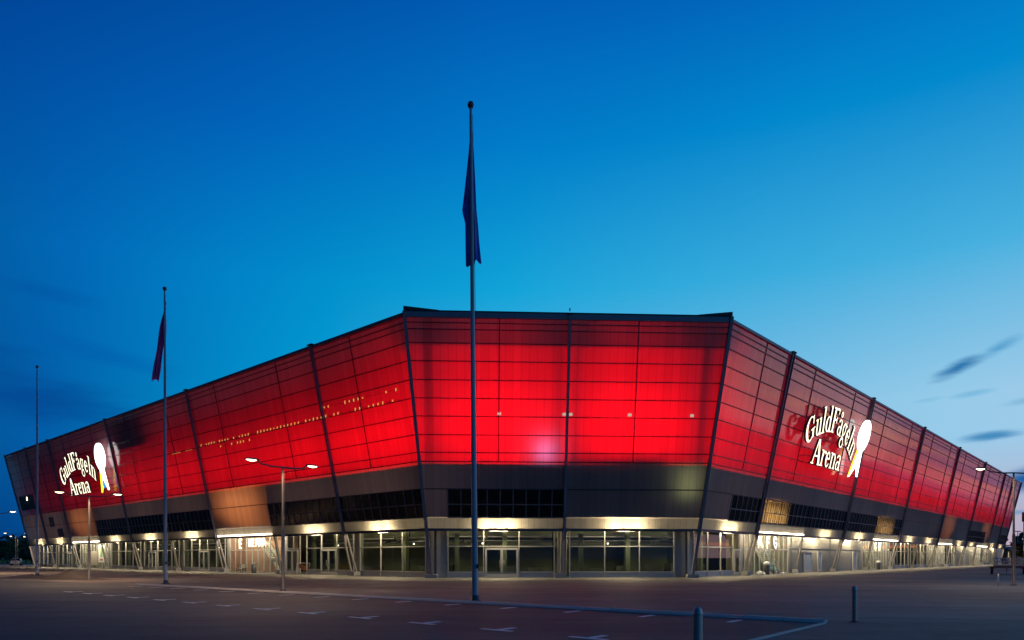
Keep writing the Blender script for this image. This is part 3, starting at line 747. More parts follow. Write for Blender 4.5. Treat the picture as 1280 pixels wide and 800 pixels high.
def sign(side,s0,label):
    O,u,n,L=SIDE[side]; dr=-1 if side=='L' else 1
    off=.75
    def frm(x,z,d): 
        q=P(side,s0+dr*x,z,off); return q+NRM[side]*d
    root=thing('illuminated_sign',label,'sign',P(side,s0+dr*8,10.4,off),0,'lit name signs on the facade')
    o=root.location
    # upper line on an arc
    seq='GuldFågeln'; adv=[2.05,1.38,.78,1.45,1.55,1.3,1.3,1.25,.8,1.55]; adv=[v*1.07 for v in adv]; tot=sum(adv)
    Rr=11.8; cx,cz=7.2,14.0-Rr; mb=MB(); pos=0
    H_=2.35
    for ch,ad in zip(seq,adv):
        mid=pos+ad/2; ph=(mid-tot/2)/Rr; pos+=ad
        wd,fn=GL[ch]; sx=ad/wd*.98; 
        hh=H_*(1.0+.0)
        c,s_=math.cos(ph),math.sin(ph)
        base=(cx+Rr*math.sin(ph),cz+Rr*math.cos(ph))
        def tr(x,y,d,base=base,c=c,s_=s_,sx=sx,wd=wd,hh=hh):
            lx=(x-wd/2)*sx; ly=y*hh
            return frm(base[0]+lx*c+ly*s_*.7,base[1]-lx*s_+ly*(c*.4+.6),d)
        for k,poly in enumerate(fn()): mb.prism(poly,tr,.22+.0015*(k%7),1)
    mb.obj('name_lettering',[M['letter'],M['steel_dark']],root,o)['label']='lit arched lettering GuldFågeln'
    mb=MB(); pos=2.7
    for ch,ad in zip('Arena',[2.35,1.3,1.35,1.7,1.45]):
        wd,fn=GL[ch]; sx=ad/wd
        def tr(x,y,d,pos=pos,sx=sx): return frm(pos+x*sx,10.65+y*2.3,d)
        for k,poly in enumerate(fn()): mb.prism(poly,tr,.22+.0015*(k%7),1)
        pos+=ad
    mb.obj('place_lettering',[M['letter'],M['steel_dark']],root,o)['label']='lit lettering Arena'
    mb=MB()
    egg=[]
    for k in range(36):
        a=2*math.pi*k/36; x=1.62*math.cos(a); y=1.75*math.sin(a)
        if y<0: x*=1-.28*(y/1.75)**2
        egg.append((16.75+x+.16*y,14.85+y))
    mb.prism(egg,frm,.22)
    if side=='R': mb.prism([(16.05,13.4),(16.6,13.0),(15.9,11.4),(14.6,10.35),(15.3,11.7)],lambda x,y,d:frm(x,y,d*.8),.22)
    mb.prism([(15.9,13.6),(17.0,13.5),(17.05,12.6),(17.25,10.55),(16.65,11.5),(16.1,12.5)],lambda x,y,d:frm(x,y,d*.9),.22)
    em=mb.obj('bird_emblem',M['emblem'],root,o)
    mb=MB(); mb.prism([(15.85,13.45),(16.2,12.9),(15.5,11.2),(14.65,10.35),(15.2,11.9)] if side=='L' else [(15.85,13.45),(16.02,12.9),(15.2,11.3),(14.5,10.3),(15.05,11.7)],frm,.18 if side=='L' else .10); mb.obj('tail_feather',M['yellow'],em,o)['label']='yellow tail feather'
    mb=MB(); mb.prism([(16.22,12.8),(16.1,12.4),(16.5,11.5),(15.9,10.9),(15.6,11.2)] if side=='L' else [(17.12,12.6),(17.2,12.6),(17.4,10.5),(17.28,10.55)],frm,.14); mb.obj('tail_feather',M['blue'],em,o)['label']='blue tail feather'
    mb=MB()
    for z in (11.3,13.2,14.9):
        mb.bar(frm(1.6,z,-.06),frm(17.6,z,-.06),.05,.05,(0,0,1))
        for x in (2,7,12,17): mb.bar(frm(x,z,-.06),P(side,s0+dr*x,z,.02),.05,.05,u)
    mb.obj('sign_bracket',M['steel_dark'],root,o)
    return root
sign('R',14.75,'lit white name sign with bird emblem on the right-hand facade')
sign('L',77.55,'lit white name sign with bird emblem far left, above a street lamp')

# ------------------------------------------------------------------ ground
def sheet(name,pts,z,mat,kind='structure'):
    mb=MB(); mb.face([(x,y,z) for x,y in pts]); o=mb.obj(name,mat); o['kind']=kind; return o
mb=MB(); mb.face([(-3000,-600,0),(3000,-600,0),(3000,4000,0),(-3000,4000,0)]); g=mb.obj('ground',M['asphalt']); g['kind']='structure'
kd=Vector((.7714,-.6363,0)); kn=Vector((-.6363,-.7714,0))   # along the kerb, and from it towards the camera
K0=Vector((-22.1,41.9,0)); K1=Vector((7.65,17.37,0))
far=K0-kd*70
sheet('parking_lot',[(p.x,p.y) for p in (K0-kd*.0,K1,K1+kn*40,K0+kn*60-kd*30,K0+kn*20-kd*50,K0+kn*3.0-kd*28,K0+kn*.6-kd*8)],.004,M['asphalt_dark'])
sheet('gravel_ground',[(-20.5,43.5),(-22.3,41.7),(-27,45.2),(-39,53),(-52,60),(-80,74),(-190,150),(-150,160),(-100,143),(-72,108),(-48,82),(-31,58)],.008,M['gravel'])
# kerb
def kerb(a,b,w,h,name):
    d=(b-a).normalized(); sd=kn if abs(d.dot(kd))>.5 else kd
    mb=MB(); n=max(1,int((b-a).length/1.0)); rg=random.Random(4)
    for k in range(n):
        p=a+(b-a)*(k/n)+d*.008; q=a+(b-a)*((k+1)/n)-d*.008; dz=rg.uniform(-.006,.006)
        pr=[(w/2,0),(w/2,h*.25),(w*.1,h+dz),(-w/2,h+dz),(-w/2,0)]
        A_=[p+sd*x+Vector((0,0,z)) for x,z in pr]; B_=[q+sd*x+Vector((0,0,z)) for x,z in pr]
        for m in range(4): mb.face([A_[m],A_[m+1],B_[m+1],B_[m]])
        mb.face(A_); mb.face(B_[::-1])
    o=mb.obj(name,M['kerb']); o['kind']='structure'; return o
kerb(K0,K1,.32,.085,'kerb')
kerb(K1+kn*.16,K1+kn*12,.10,.03,'kerb_edge')
mb=MB(); a=Vector((3.9,21.6,.006)); b=Vector((10.5,18.8,.006)); c=Vector((17,16.5,.006))
for p,q in ((a,b),(b,c)): mb.bar(p,q,.06,.004,(0,1,0))
o=mb.obj('paving_joint',M['kerb']); o['kind']='structure'
# stall marks
mb=MB()
t0=Vector((-20.65,33.15,.0085)); stp=(Vector((1.5,14.1,.0085))-t0)/12
for k in range(14):
    c=t0+stp*k
    d=stp.normalized(); s=Vector((.652,.758,0))
    mb.bar(c-d*.45,c+d*.45,.16,.004,s)
    mb.bar(c+s*.05+Vector((0,0,.0005)),c+s*.62+Vector((0,0,.0005)),.16,.004,d)
t1=K0+kn*.55+Vector((0,0,.0085))
for k in range(15):
    c=t1+kd*(2.2+2.46*k); mb.bar(c-kd*0,c+kn*.75,.16,.004,kd)
o=mb.obj('road_markings',M['paint']); o['kind']='structure'
# gravel mound
rng=random.Random(3)
def mound(cx,cy,rx,ry,h,label):
    mb=MB(); rows=[]
    for a in range(10):
        f=a/9; row=[]
        for k in range(28):
            t=2*math.pi*k/28; jj=1+.16*math.sin(3*t+cx)+.1*math.sin(5*t)
            z=h*(1-f)**1.0*(1+rng.uniform(-.12,.12)) if f<1 else 0
            row.append((rx*f*jj*math.cos(t)+rng.uniform(-.05,.05),ry*f*jj*math.sin(t),z+.002))
        rows.append(row)
    mb.grid(rows,closed=True); o=mb.obj('gravel_mound',M['soil_dark']); o.location=(cx,cy,.008)
    o['kind']='structure'
mound(-32.6,52.5,2.1,1.5,.62,''); mound(-37.5,55.5,2.6,1.6,.28,''); mound(-29.7,50.8,1.2,.9,.16,'')

# ------------------------------------------------------------------ flagpoles and flags
def flagpole(x,y,h,lean,label):
    t=thing('flagpole',label,'flagpole',(x,y,0),0,'tall white flagpoles in front of the stadium')
    mb=MB(); mb.tube([(lean*z/h,0,z) for z in (.05,2,6,10,14,h-.12)],[.115,.11,.095,.08,.065,.05],14); mb.obj('pole',M['pole'],t)
    mb=MB(); mb.lathe((0,0,0),[(.26,.01),(.26,.05),(.16,.06),(.15,.22),(.12,.24)],16); mb.obj('base_plate',M['lamp_pole_dark'],t)
    mb=MB(); mb.lathe((lean,0,h),[(0,-.14),(.09,-.10),(.125,0),(.09,.09),(0,.13)],12); mb.obj('finial',M['steel_dark'],t)
    mb=MB(); mb.tube([(.115,-.1,1.3),(.1,-.1,4),(lean*.9+.06,-.07,h-.4)],.008,5); mb.obj('halyard',M['rubber'],t)
    mb=MB(); mb.cbox(.06,.15,-.16,-.08,1.2,1.36); mb.obj('cleat',M['steel_dark'],t)
flagpole(-1.34,25.9,18.05,-.16,'tall white flagpole at the kerb in the middle, a dark furled flag near its top')
flagpole(-21.0,43.2,17.9,-.05,'white flagpole left of the middle, flying a limp maroon flag')
flagpole(-41.3,62.0,18.2,0,'bare flagpole without a flag beside the gravel mound at the far left')
def flag(x,y,table,mat,label,ph):
    """limp cloth hanging in pleats: table rows are (z, left, right)"""
    mb=MB(); rows=[]; nc=26
    zs=[r[0] for r in table]; n=30
    for a in range(n+1):
        z=zs[0]+(zs[-1]-zs[0])*a/n
        for q in range(len(table)-1):
            if table[q][0]>=z>=table[q+1][0]-1e-6:
                f=(table[q][0]-z)/(table[q][0]-table[q+1][0]); l=table[q][1]+(table[q+1][1]-table[q][1])*f; r=table[q][2]+(table[q+1][2]-table[q][2])*f; break
        row=[]
        for b in range(nc+1):
            v=b/nc; xx=l+(r-l)*(v+.035*math.sin(9*v+ph+a*.12))
            yy=.16+.11*min(1,a/8)*math.sin(v*15+ph+.5*math.sin(a*.25))+.05*math.sin(a*.4+v*4)
            row.append((xx,yy,z-.12*math.sin(v*6+ph)*(a/n)-zs[-1]))
        rows.append(row)
    back=[[(p[0]*.97,p[1]+.02,p[2]) for p in r] for r in rows]
    mb.grid(rows); mb.grid([r[::-1] for r in back])
    o=mb.obj('flag',mat); o.location=(x,y,zs[-1])
    tag(o,label,'flag','limp flags on the flagpoles')
flag(-1.48,25.9,[(17.35,-.03,.03),(16.2,-.15,.10),(15.2,-.25,.16),(14.3,-.36,.20),(13.9,-.24,.24),(13.2,-.22,.28),(12.35,-.2,.36)],M['flag'],'dark blue flag hanging limp round the middle flagpole',.4)
flag(-21.04,43.2,[(17.2,-.06,.02),(16.0,-.27,.02),(14.9,-.52,.0),(14.6,-.58,-.12),(13.5,-.74,-.3),(12.4,-.9,-.46)],M['flag_red'],'maroon flag sagging to one side of its flagpole',1.7)

# ------------------------------------------------------------------ street lamps
def street_lamp(x,y,h,dirv,half,label,power=500,col=(1,.68,.40)):
    t=thing('street_lamp',label,'street lamp',(x,y,0),math.atan2(dirv[1],dirv[0]),'double armed street lamps')
    mb=MB(); mb.lathe((0,0,0),[(.16,.004),(.16,.05),(.085,.06),(.085,2.9),(.055,3.0)],14); mb.obj('pole_sleeve',M['lamp_pole_dark'],t)
    mb=MB(); mb.tube([(0,0,2.9),(0,0,h)],[.06,.048],12); mb.obj('pole',M['lamp_pole'],t)
    for sg in (-1,1):
        mb=MB(); pts=[(0,0,h),(sg*half*.35,0,h-.02),(sg*half*.7,0,h+.06),(sg*(half-.28),0,h+.2)]
        mb.tube(pts,[.04,.04,.035,.03],8); mb.obj('arm',M['lamp_pole_dark'],t)
        mb=MB(); c=Vector((sg*half,0,h+.22))
        rows=[]
        for xx,wy,zz in ((-.36,.05,.02),(-.30,.10,.06),(0,.15,.08),(.26,.13,.06),(.34,.05,.02)):
            rows.append([c+Vector((sg*xx,math.cos(a)*wy,math.sin(a)*zz if math.sin(a)>0 else math.sin(a)*.02)) for a in [2*math.pi*k/12 for k in range(12)]])
        mb.grid(rows,closed=True); mb.face(rows[0]); mb.face(rows[-1])
        hd=mb.obj('lamp_head',M['lamp_pole_dark'],t)
        mb=MB(); rows=[[c+Vector((sg*.02+.27*f*math.cos(a),.12*f*math.sin(a),-.024-.07*(1-f*f))) for a in [2*math.pi*k/16 for k in range(16)]] for f in (0.02,.5,.85,1)]
        mb.grid(rows,closed=True); mb.obj('lamp_lens',M['street_lamp'],hd)
        lamp('SPOT','lamp_light',c+Vector((0,0,-.2)),power,col,t,(0,0,0),.12,None,(0,0,-1),R(172),.35)
street_lamp(-11.15,34.7,6.0,(1.07,1.2),1.62,'double street lamp on the plaza in front of the bay with the letter E',500)
street_lamp(-29.9,50.4,5.95,(.95,.55),1.75,'double street lamp beside the gravel mound, under the far left sign',1000)
street_lamp(29.0,41.2,6.5,(1,.1),2.05,'double street lamp standing behind the steel hoops in front of the trailer at the right',430)
street_lamp(-52.8,72.7,6.1,(1,.1),1.75,'double street lamp at the left edge, its lit head reaching in front of the sky',1500)
street_lamp(-97.5,140,6.2,(1,.02),2.0,'small distant double street lamp before the dark wood at the left',450)
street_lamp(-107.5,155,6.0,(.25,1),1.6,'farthest small street lamp, seen just beside the other distant lamp at the left',350)
def far_lamp(x,y,h,label):
    t=thing('yard_light',label,'lamp post',(x,y,0))
    mb=MB(); mb.tube([(0,0,0),(0,0,h)],[.14,.09],8); mb.obj('pole',M['steel_mid'],t)
    mb=MB(); mb.cbox(-.9,.9,-.12,.12,h,h+.25); mb.obj('cross_arm',M['steel_mid'],t)
far_lamp(149,210,9.2,'thin unlit lighting mast rising over the dark trees at the far right')

# ------------------------------------------------------------------ street furniture
def bollard(x,y,label):
    t=thing('bollard',label,'bollard',(x,y,0),0,'rounded steel bollards')
    mb=MB(); mb.lathe((0,0,0),[(.067,.004),(.067,.78)],20); mb.obj('post',M['bollard'],t)
    mb=MB(); mb.lathe((0,0,0),[(.066,.78),(.071,.785),(.071,.80),(.066,.805),(.062,.84),(.048,.875),(.025,.895),(0,.90)],20); mb.obj('cap',M['bollard'],t)
    mb=MB(); mb.lathe((0,0,0),[(.12,.004),(.12,.015),(.068,.02)],20); mb.obj('ground_collar',M['steel_dark'],t)
bollard(2.66,10.2,'nearest steel bollard, cut off by the bottom of the picture')
bollard(8.55,17.8,'whole steel bollard standing on the plaza past the corner of the kerb')
def hoop(x,y,label,rz):
    t=tag(MB().tube([(-.22,0,0)]+[(-.22,0,.3)]+[(-.22*math.cos(a),0,.44+.2*math.sin(a)) for a in [math.pi*k/10 for k in range(11)]]+[(.22,0,.3),(.22,0,0)],.035,10).obj('bicycle_hoop',M['white']),label,'bicycle stand','steel bicycle hoops')
    t.location=(x,y,0.003); t.rotation_euler=(0,0,rz)
hoop(27.9,40.9,'white steel bicycle hoop just left of the street lamp by the trailer',R(58))
hoop(29.3,40.6,'white steel bicycle hoop cut off by the right edge of the picture',R(58))
def bench(loc,rz,slat,label):
    t=thing('bench',label,'bench',loc,rz,'benches along the stadium wall')
    mb=MB()
    for k in range(4): mb.cbox(-.85,.85,-.22+.12*k,-.13+.12*k,.43,.46)
    mb.obj('seat',slat,t)
    mb=MB()
    for k in range(3): mb.box((0,.27+.03*k,.56+.13*k),(.85,0,0),(0,.012,0),(0,.008,.045))
    mb.obj('backrest',slat,t)
    for sx in (-.6,.6):
        mb=MB(); mb.cbox(sx-.03,sx+.03,-.2,-.14,.004,.43); mb.cbox(sx-.03,sx+.03,.2,.26,.004,.9); mb.cbox(sx-.03,sx+.03,-.2,.26,.38,.428); mb.obj('leg',M['steel_dark'],t)
def bin_(loc,label,full=False):
    t=thing('litter_bin',label,'litter bin',loc,0,'litter bins beside the benches')
    mb=MB(); mb.lathe((0,0,0),[(.2,.004),(.24,.05),(.26,.85),(.24,.87),(.22,.5)],16); mb.obj('bin_body',M['steel_dark'] if full else M['steel_mid'],t)
    if full:
        mb=MB(); mb.lathe((0,0,0),[(.23,.84),(.33,.95),(.30,1.1),(.15,1.2),(0,1.22)],12); mb.obj('overflowing_bag',M['bag'],t)
    else:
        mb=MB(); mb.lathe((0,0,0),[(.3,.93),(.3,1.0),(.12,1.06),(0,1.06)],16)
        for a in range(4): mb.cbox(.22*math.cos(a*1.57)-.015,.22*math.cos(a*1.57)+.015,.22*math.sin(a*1.57)-.015,.22*math.sin(a*1.57)+.015,.84,.94)
        mb.obj('bin_lid',M['steel_mid'],t)
def on(side,s,o=.35,z=.006): return G(side,s,z,o)
aL=math.atan2(-uL.y,-uL.x); aR=math.atan2(uR.y,uR.x)
bench(on('L',30.0),aL,M['wood_grey'],'grey green bench under the letter E beside a litter bin')
bin_(on('L',27.3),'grey lidded litter bin right of the bench under the letter E')
bench(on('L',78.4),aL,M['wood_grey'],'small bench by the lit wall with the green banner at the far left')
bench(on('R',15.8),aR,M['wood_green'],'turquoise green bench below the letters F and G')
bin_(on('R',14.2),'dark overfull litter bin left of the turquoise bench',True)
bench(on('R',52.6),aR,M['wood_grey'],'bench below the letters G and H on the right-hand side')
bin_(on('R',50.9),'overfull litter bin beside the bench below the letters G and H',True)
bench(on('R',88.5),aR,M['wood_grey'],'tiny far bench beside the third lit wall on the right-hand side')
def bag(loc,r,label):
    mb=MB(); rg=random.Random(int(r*1000)); rows=[]
    for z,f in ((0,.8),(.25,1.05),(.6,.9),(.85,.5),(1,.12)):
        rows.append([(r*f*math.cos(2*math.pi*k/12)*rg.uniform(.8,1.2),r*f*math.sin(2*math.pi*k/12)*rg.uniform(.8,1.2),z*r*1.2) for k in range(12)])
    mb.grid(rows,closed=True); o=mb.obj('plastic_bag',M['bag']); o.location=loc; tag(o,label,'bag','rubbish bags on the ground')
bag(on('R',11.9,.6),.32,'larger white rubbish bag on the ground left of the overfull bin')
bag(on('R',13.0,.5),.2,'smaller rubbish bag between the larger bag and the overfull bin')
bag(on('R',17.6,.5),.15,'smallest rubbish bag right of the turquoise bench')
# crowd barrier with an orange board
t=thing('crowd_barrier','steel crowd barrier with a tilted orange board in front of the glass doors','barrier',on('L',15.9,1.6),aL)
mb=MB(); mb.tube([(-1.1,0,.2),(-1.1,0,1.0),(-1.03,0,1.1),(1.03,0,1.1),(1.1,0,1.0),(1.1,0,.2),(-1.1,0,.2)],.022,8); mb.obj('frame',M['alu'],t)
mb=MB()
for k in range(1,14): mb.tube([(-1.1+2.2*k/14,0,.2),(-1.1+2.2*k/14,0,1.1)],.008,5)
mb.obj('infill_bar',M['steel_mid'],t)
for sx in (-.8,.8):
    mb=MB(); mb.tube([(sx,-.32,.03),(sx,0,.2),(sx,.32,.03)],.02,6); mb.obj('foot',M['steel_mid'],t)
mb=MB(); mb.box((-.05,-.06,.72),(.48,0,-.13),(0,.012,0),(.05,0,.19)); wb=mb.obj('warning_board',M['orange'],t)
mb=MB(); 
for k in (-.28,-.1,.08,.26): mb.box((-.05+k,-.074,.72-.27*k),(.045,0,-.012),(0,.002,0),(.03,0,.13))
mb.obj('board_stripe',M['steel_dark'],wb)
# bicycle
t=thing('bicycle','dark bicycle leaning by the glass wall behind the left flagpole','bicycle',on('L',47.6,.9),aL+R(8))
for x in (-.55,.55):
    mb=MB(); mb.tube([(x+.33*math.cos(2*math.pi*k/20),0,.35+.33*math.sin(2*math.pi*k/20)) for k in range(21)],.022,6,False); wl=mb.obj('wheel',M['rubber'],t)
    mb=MB()
    for k in range(8): a=math.pi*2*k/8; mb.tube([(x,0,.35),(x+.32*math.cos(a),0,.35+.32*math.sin(a))],.004,4)
    mb.obj('spoke',M['steel_mid'],wl)
mb=MB()
for p,q in (((-.55,0,.35),(-.18,0,.82)),((-.55,0,.35),(-.05,0,.33)),((-.05,0,.33),(-.2,0,.88)),((-.05,0,.33),(.38,0,.80)),((-.18,0,.82),(.38,0,.86)),((.36,0,.98),(.55,0,.35))): mb.tube([p,q],.02,6)
mb.obj('frame',M['steel_dark'],t)
mb=MB(); mb.tube([(.30,-.26,1.04),(.38,-.1,1.0),(.38,.1,1.0),(.30,.26,1.04)],.015,6); mb.obj('handlebar',M['steel_mid'],t)
mb=MB(); mb.lathe((-.22,0,.92),[(0,-.03),(.08,-.02),(.1,.02),(0,.04)],10); mb.obj('saddle',M['rubber'],t)
# trailer
t=thing('utility_trailer','grey flat trailer with mesh sides parked behind the right street lamp','trailer',(47.35,68,0),R(-33))
mb=MB(); mb.cbox(-1.15,1.15,-.02,3.2,.58,.82); mb.obj('bed',M['steel_mid'],t)
mb=MB()
for y in (0,3.15):
    for z in (.86,1.2,1.55): mb.bar((-1.12,y,z),(1.12,y,z),.075,.075,(0,0,1))
    for k in range(9): mb.bar((-1.12+2.24*k/8,y,.82),(-1.12+2.24*k/8,y,1.56),.055,.055,(1,0,0))
for x in (-1.12,1.12):
    for z in (.86,1.2,1.55): mb.bar((x,0,z),(x,3.15,z),.075,.075,(0,0,1))
    for k in range(11): mb.bar((x,3.15*k/10,.82),(x,3.15*k/10,1.56),.055,.055,(0,1,0))
mb.obj('mesh_side',M['white'],t)
for x in (-1.28,1.28):
    mb=MB(); mb.tube([(x-.1,1.5,.33),(x+.1,1.5,.33)],.33,18); wl=mb.obj('wheel',M['rubber'],t)
    mb=MB(); mb.tube([(x-.11,1.5,.33),(x+.11,1.5,.33)],.19,14); mb.obj('rim',M['steel_mid'],wl)
    mb=MB(); mb.cbox(x-.17,x+.17,1.05,1.95,.68,.73); mb.cbox(x-.17,x+.17,1.0,1.05,.5,.73); mb.cbox(x-.17,x+.17,1.95,2.0,.5,.73); mb.obj('mudguard',M['steel_dark'],t)
    mb=MB(); mb.cbox(x*.78-.12,x*.78+.12,-.06,-.021,.62,.72); mb.obj('tail_light',M['banner_red'],t)
mb=MB(); mb.bar((0,3.2,.65),(0,4.5,.5),.1,.1,(1,0,0)); mb.tube([(0,4.3,.01),(0,4.3,.5)],.04,8); mb.obj('drawbar',M['steel_dark'],t)
# brown lattice gantry at the right edge
t=thing('gantry_board','brown orange lattice board on posts against the sunset at the far right','sign board',(101,135,0))
mb=MB(); mb.cbox(-4.2,4.0,-.15,.15,8.5,10.1); mb.obj('board',M['brown_board'],t)
mb=MB()
for k in range(7): mb.cbox(-4.2+8.2*k/6-.08,-4.2+8.2*k/6+.08,-.22,.22,8.4,10.2)
mb.cbox(-4.3,4.1,-.2,.2,9.2,9.32); mb.obj('lattice',M['steel_dark'],t)
for x in (-4.0,3.8):
    mb=MB(); mb.tube([(x,0,0),(x,0,8.5)],.13,8); mb.obj('post',M['steel_mid'],t)
# shelter by the far end of the right facade
p=BR+nR*3.0+uR*(-1.0)
t=thing('entrance_shelter','white sagging canopy on thin posts at the far right end of the stadium','shelter',(p.x,p.y,0),math.atan2(nR.y,nR.x))
mb=MB(); rows=[[(-1+8.0*k/12,y,3.6-.55*math.sin(math.pi*k/12)) for k in range(13)] for y in (-1.5,1.5)]; mb.grid(rows); mb.grid([[(x,y,z+.08) for x,y,z in r][::-1] for r in rows]); mb.obj('canopy',M['white'],t)
for x in (-.9,3,6.9):
    for y in (-1.4,1.4):
        mb=MB(); mb.tube([(x,y,0),(x,y,3.05)],.06,8); mb.obj('post',M['white'],t)
p=BR+nR*9+uR*8
t=thing('service_shed','low brown service shed beyond the right end of the stadium','shed',(p.x+6,p.y+4,0),R(6))
mb=MB(); mb.cbox(-9,16,0,8,0.004,3.6); mb.obj('wall',M['beige_wall'],t)
mb=MB(); mb.cbox(-9.4,16.4,-.4,8.4,3.6,3.9); mb.obj('roof',M['roof'],t)
for x in (-6,-1,4,9):
    mb=MB(); mb.cbox(x,x+2.6,-.04,-.003,.02,2.8); mb.obj('shutter',M['sill'],t)

# ------------------------------------------------------------------ vegetation and distance
def leafmass(mb,c,r,n,rg,size):
    for _ in range(n):
        while True:
            p=Vector((rg.uniform(-1,1),rg.uniform(-1,1),rg.uniform(-1,1)))
            if .25<p.length<1: break
        p=Vector((p.x*r[0],p.y*r[1],p.z*r[2]))+Vector(c)
        a=Vector((rg.gauss(0,1),rg.gauss(0,1),rg.gauss(0,1))).normalized(); b=a.orthogonal().normalized(); s=size*rg.uniform(.6,1.4)
        mb.face([p-a*s-b*s*.6,p+a*s-b*s*.6,p+a*s*.4+b*s,p-a*s+b*s*.5])
def wood(name,x0,y0,x1,y1,n,hmin,hmax,per,rg,size=.55):
    mb=MB()
    for k in range(n):
        f=k/(n-1); h=rg.uniform(hmin,hmax); x=x0+(x1-x0)*f+rg.uniform(-2,2); y=y0+(y1-y0)*f+rg.uniform(-5,9)
        mb.cur=0; mb.tube([(x,y,0),(x+rg.uniform(-.3,.3),y,h*.6)],[.2,.08],6)
        mb.cur=1; leafmass(mb,(x,y,h*.52),(rg.uniform(2.8,4.6),3.5,h*.5),per,rg,size)
    o=mb.obj(name,[M['bark'],M['leaf']]); o['kind']='stuff'; return o
rg=random.Random(11)
tag(wood('woods',-300,235,-100,330,120,6.5,10.5,120,rg,.75),'dark wood massed beyond the car park at the far left',None)
tag(wood('far_woods',205,300,330,330,24,9,15,160,rg,.85),'dark tree line on the horizon at the far right',None)
def tree(x,y,h,mat,label,n=260,cr=1.2):
    t=thing('tree',label,'tree',(x,y,0))
    mb=MB(); mb.tube([(0,0,0),(.05,0,h*.4),(0,.05,h*.85)],[h*.02,h*.014,h*.004],7)
    for k in range(6):
        a=k*1.1; z=h*(.35+.08*k); mb.tube([(0,0,z),(cr*.7*math.cos(a),cr*.7*math.sin(a),z+h*.14)],[h*.008,h*.003],5)
    mb.obj('trunk',M['bark'],t)
    mb=MB(); r2=random.Random(int(abs(x)*7))
    for k in range(7): leafmass(mb,(r2.uniform(-.5,.5)*cr,r2.uniform(-.5,.5)*cr,h*(.42+.08*k)),(cr*(.75-.06*k),cr*(.75-.06*k),h*.12),n//7,r2,.16*cr)
    mb.obj('crown',mat,t)
tree(-133,188,6.4,M['leaf_lit'],'slim young tree lit yellow before the dark wood, left of the distant lamps')
tree(-128,190,5.8,M['leaf_lit'],'slim young tree before the dark wood, right of the distant lamps')
tree(103.5,143,4.6,M['leaf'],'round dark tree below the lattice board at the right edge',700,2.3)
mb=MB(); rg=random.Random(5)
for k in range(5200):
    f=rg.random(); x=-235+rg.random()*140; y=186+rg.random()*34+(-95-x)*.12; h=rg.uniform(.35,1.15); a=rg.uniform(0,3.1)
    d=Vector((math.cos(a),math.sin(a),0))*.22
    mb.face([Vector((x,y,0))-d,Vector((x,y,0))+d,Vector((x+rg.uniform(-.2,.2),y,h))])
o=mb.obj('tall_grass',M['dry_grass']); tag(o,'strip of tall dry grass below the dark wood',None,None,'stuff')
sheet('meadow',[(-420,180),(-95,178),(-85,240),(-90,420),(-600,420)],.006,M['soil'])
# low embankment at right
mb=MB(); pr=[(0,0),(8,3.2),(16,4.4),(60,4.6)]
rows=[]
for k in range(21):
    f=k/20; rows.append([(112+190*f+rg.uniform(-.5,.5),178+y+10*f,z*(1+.12*math.sin(k))) for y,z in pr])
mb.grid(rows); o=mb.obj('embankment',M['soil']); o['kind']='structure'
t=thing('guard_rail','long guard rail along the top of the embankment at the far right','guard rail',(115,196,4.2))
mb=MB(); mb.box((90,4.5,.75),(92,4.8,0),(0,.05,0),(0,0,.14)); mb.obj('rail',M['orange'],t)
for k in range(24):
    mb=MB(); x=k*8; mb.cbox(x-.06,x+.06,.1+.052*x,.22+.052*x,-1.2,.8); mb.obj('post',M['steel_mid'],t)
# parked car far left
t=thing('parked_car','small silver car parked far away beneath the distant street lamps at the left','car',(-101.5,146,0),R(118))
mb=MB()
prof=[(-2.0,.35),(-2.05,.75),(-1.7,.92),(-.9,.95),(-.35,1.42),(.9,1.45),(1.6,1.0),(2.0,.9),(2.05,.4)]
rows=[[(x,y*(1-.12*(z>1.1)),z) for x,z in prof] for y in (-.82,.82)]
mb.grid(rows,smooth=False); mb.face(rows[0]); mb.face(rows[1][::-1]); mb.face([rows[0][0],rows[0][-1],rows[1][-1],rows[1][0]]); mb.obj('body',M['car'],t)
mb=MB()
for y in (-1,1): mb.face([(-.75,y*.79,1.0),(1.35,y*.79,1.0),(.85,y*.735,1.38),(-.3,y*.735,1.38)])
mb.face([(-.93,-.7,1.0),(-.93,.7,1.0),(-.42,.66,1.40),(-.42,-.66,1.40)]); mb.obj('window',M['glass_dark'],t)
for x in (-1.25,1.25):
    for y in (-.8,.8):
        mb=MB(); mb.tube([(x,y-.1,.32),(x,y+.1,.32)],.32,14); mb.obj('wheel',M['rubber'],t)
for y in (-.6,.6):
    mb=MB(); mb.cbox(-2.08,-2.04,y-.14,y+.14,.62,.76); mb.obj('headlight',M['white'],t)
t=thing('bollard_light','low bright bollard light on the ground at the far left edge of the plaza','bollard light',(-96.5,146,0))
mb=MB(); mb.lathe((0,0,0),[(.12,0),(.12,.5),(.1,.52)],10); mb.obj('post',M['steel_dark'],t)
mb=MB(); mb.lathe((0,0,0),[(.1,.52),(.18,.6),(.18,.78),(0,.84)],10); mb.obj('lamp',M['street_lamp'],t)

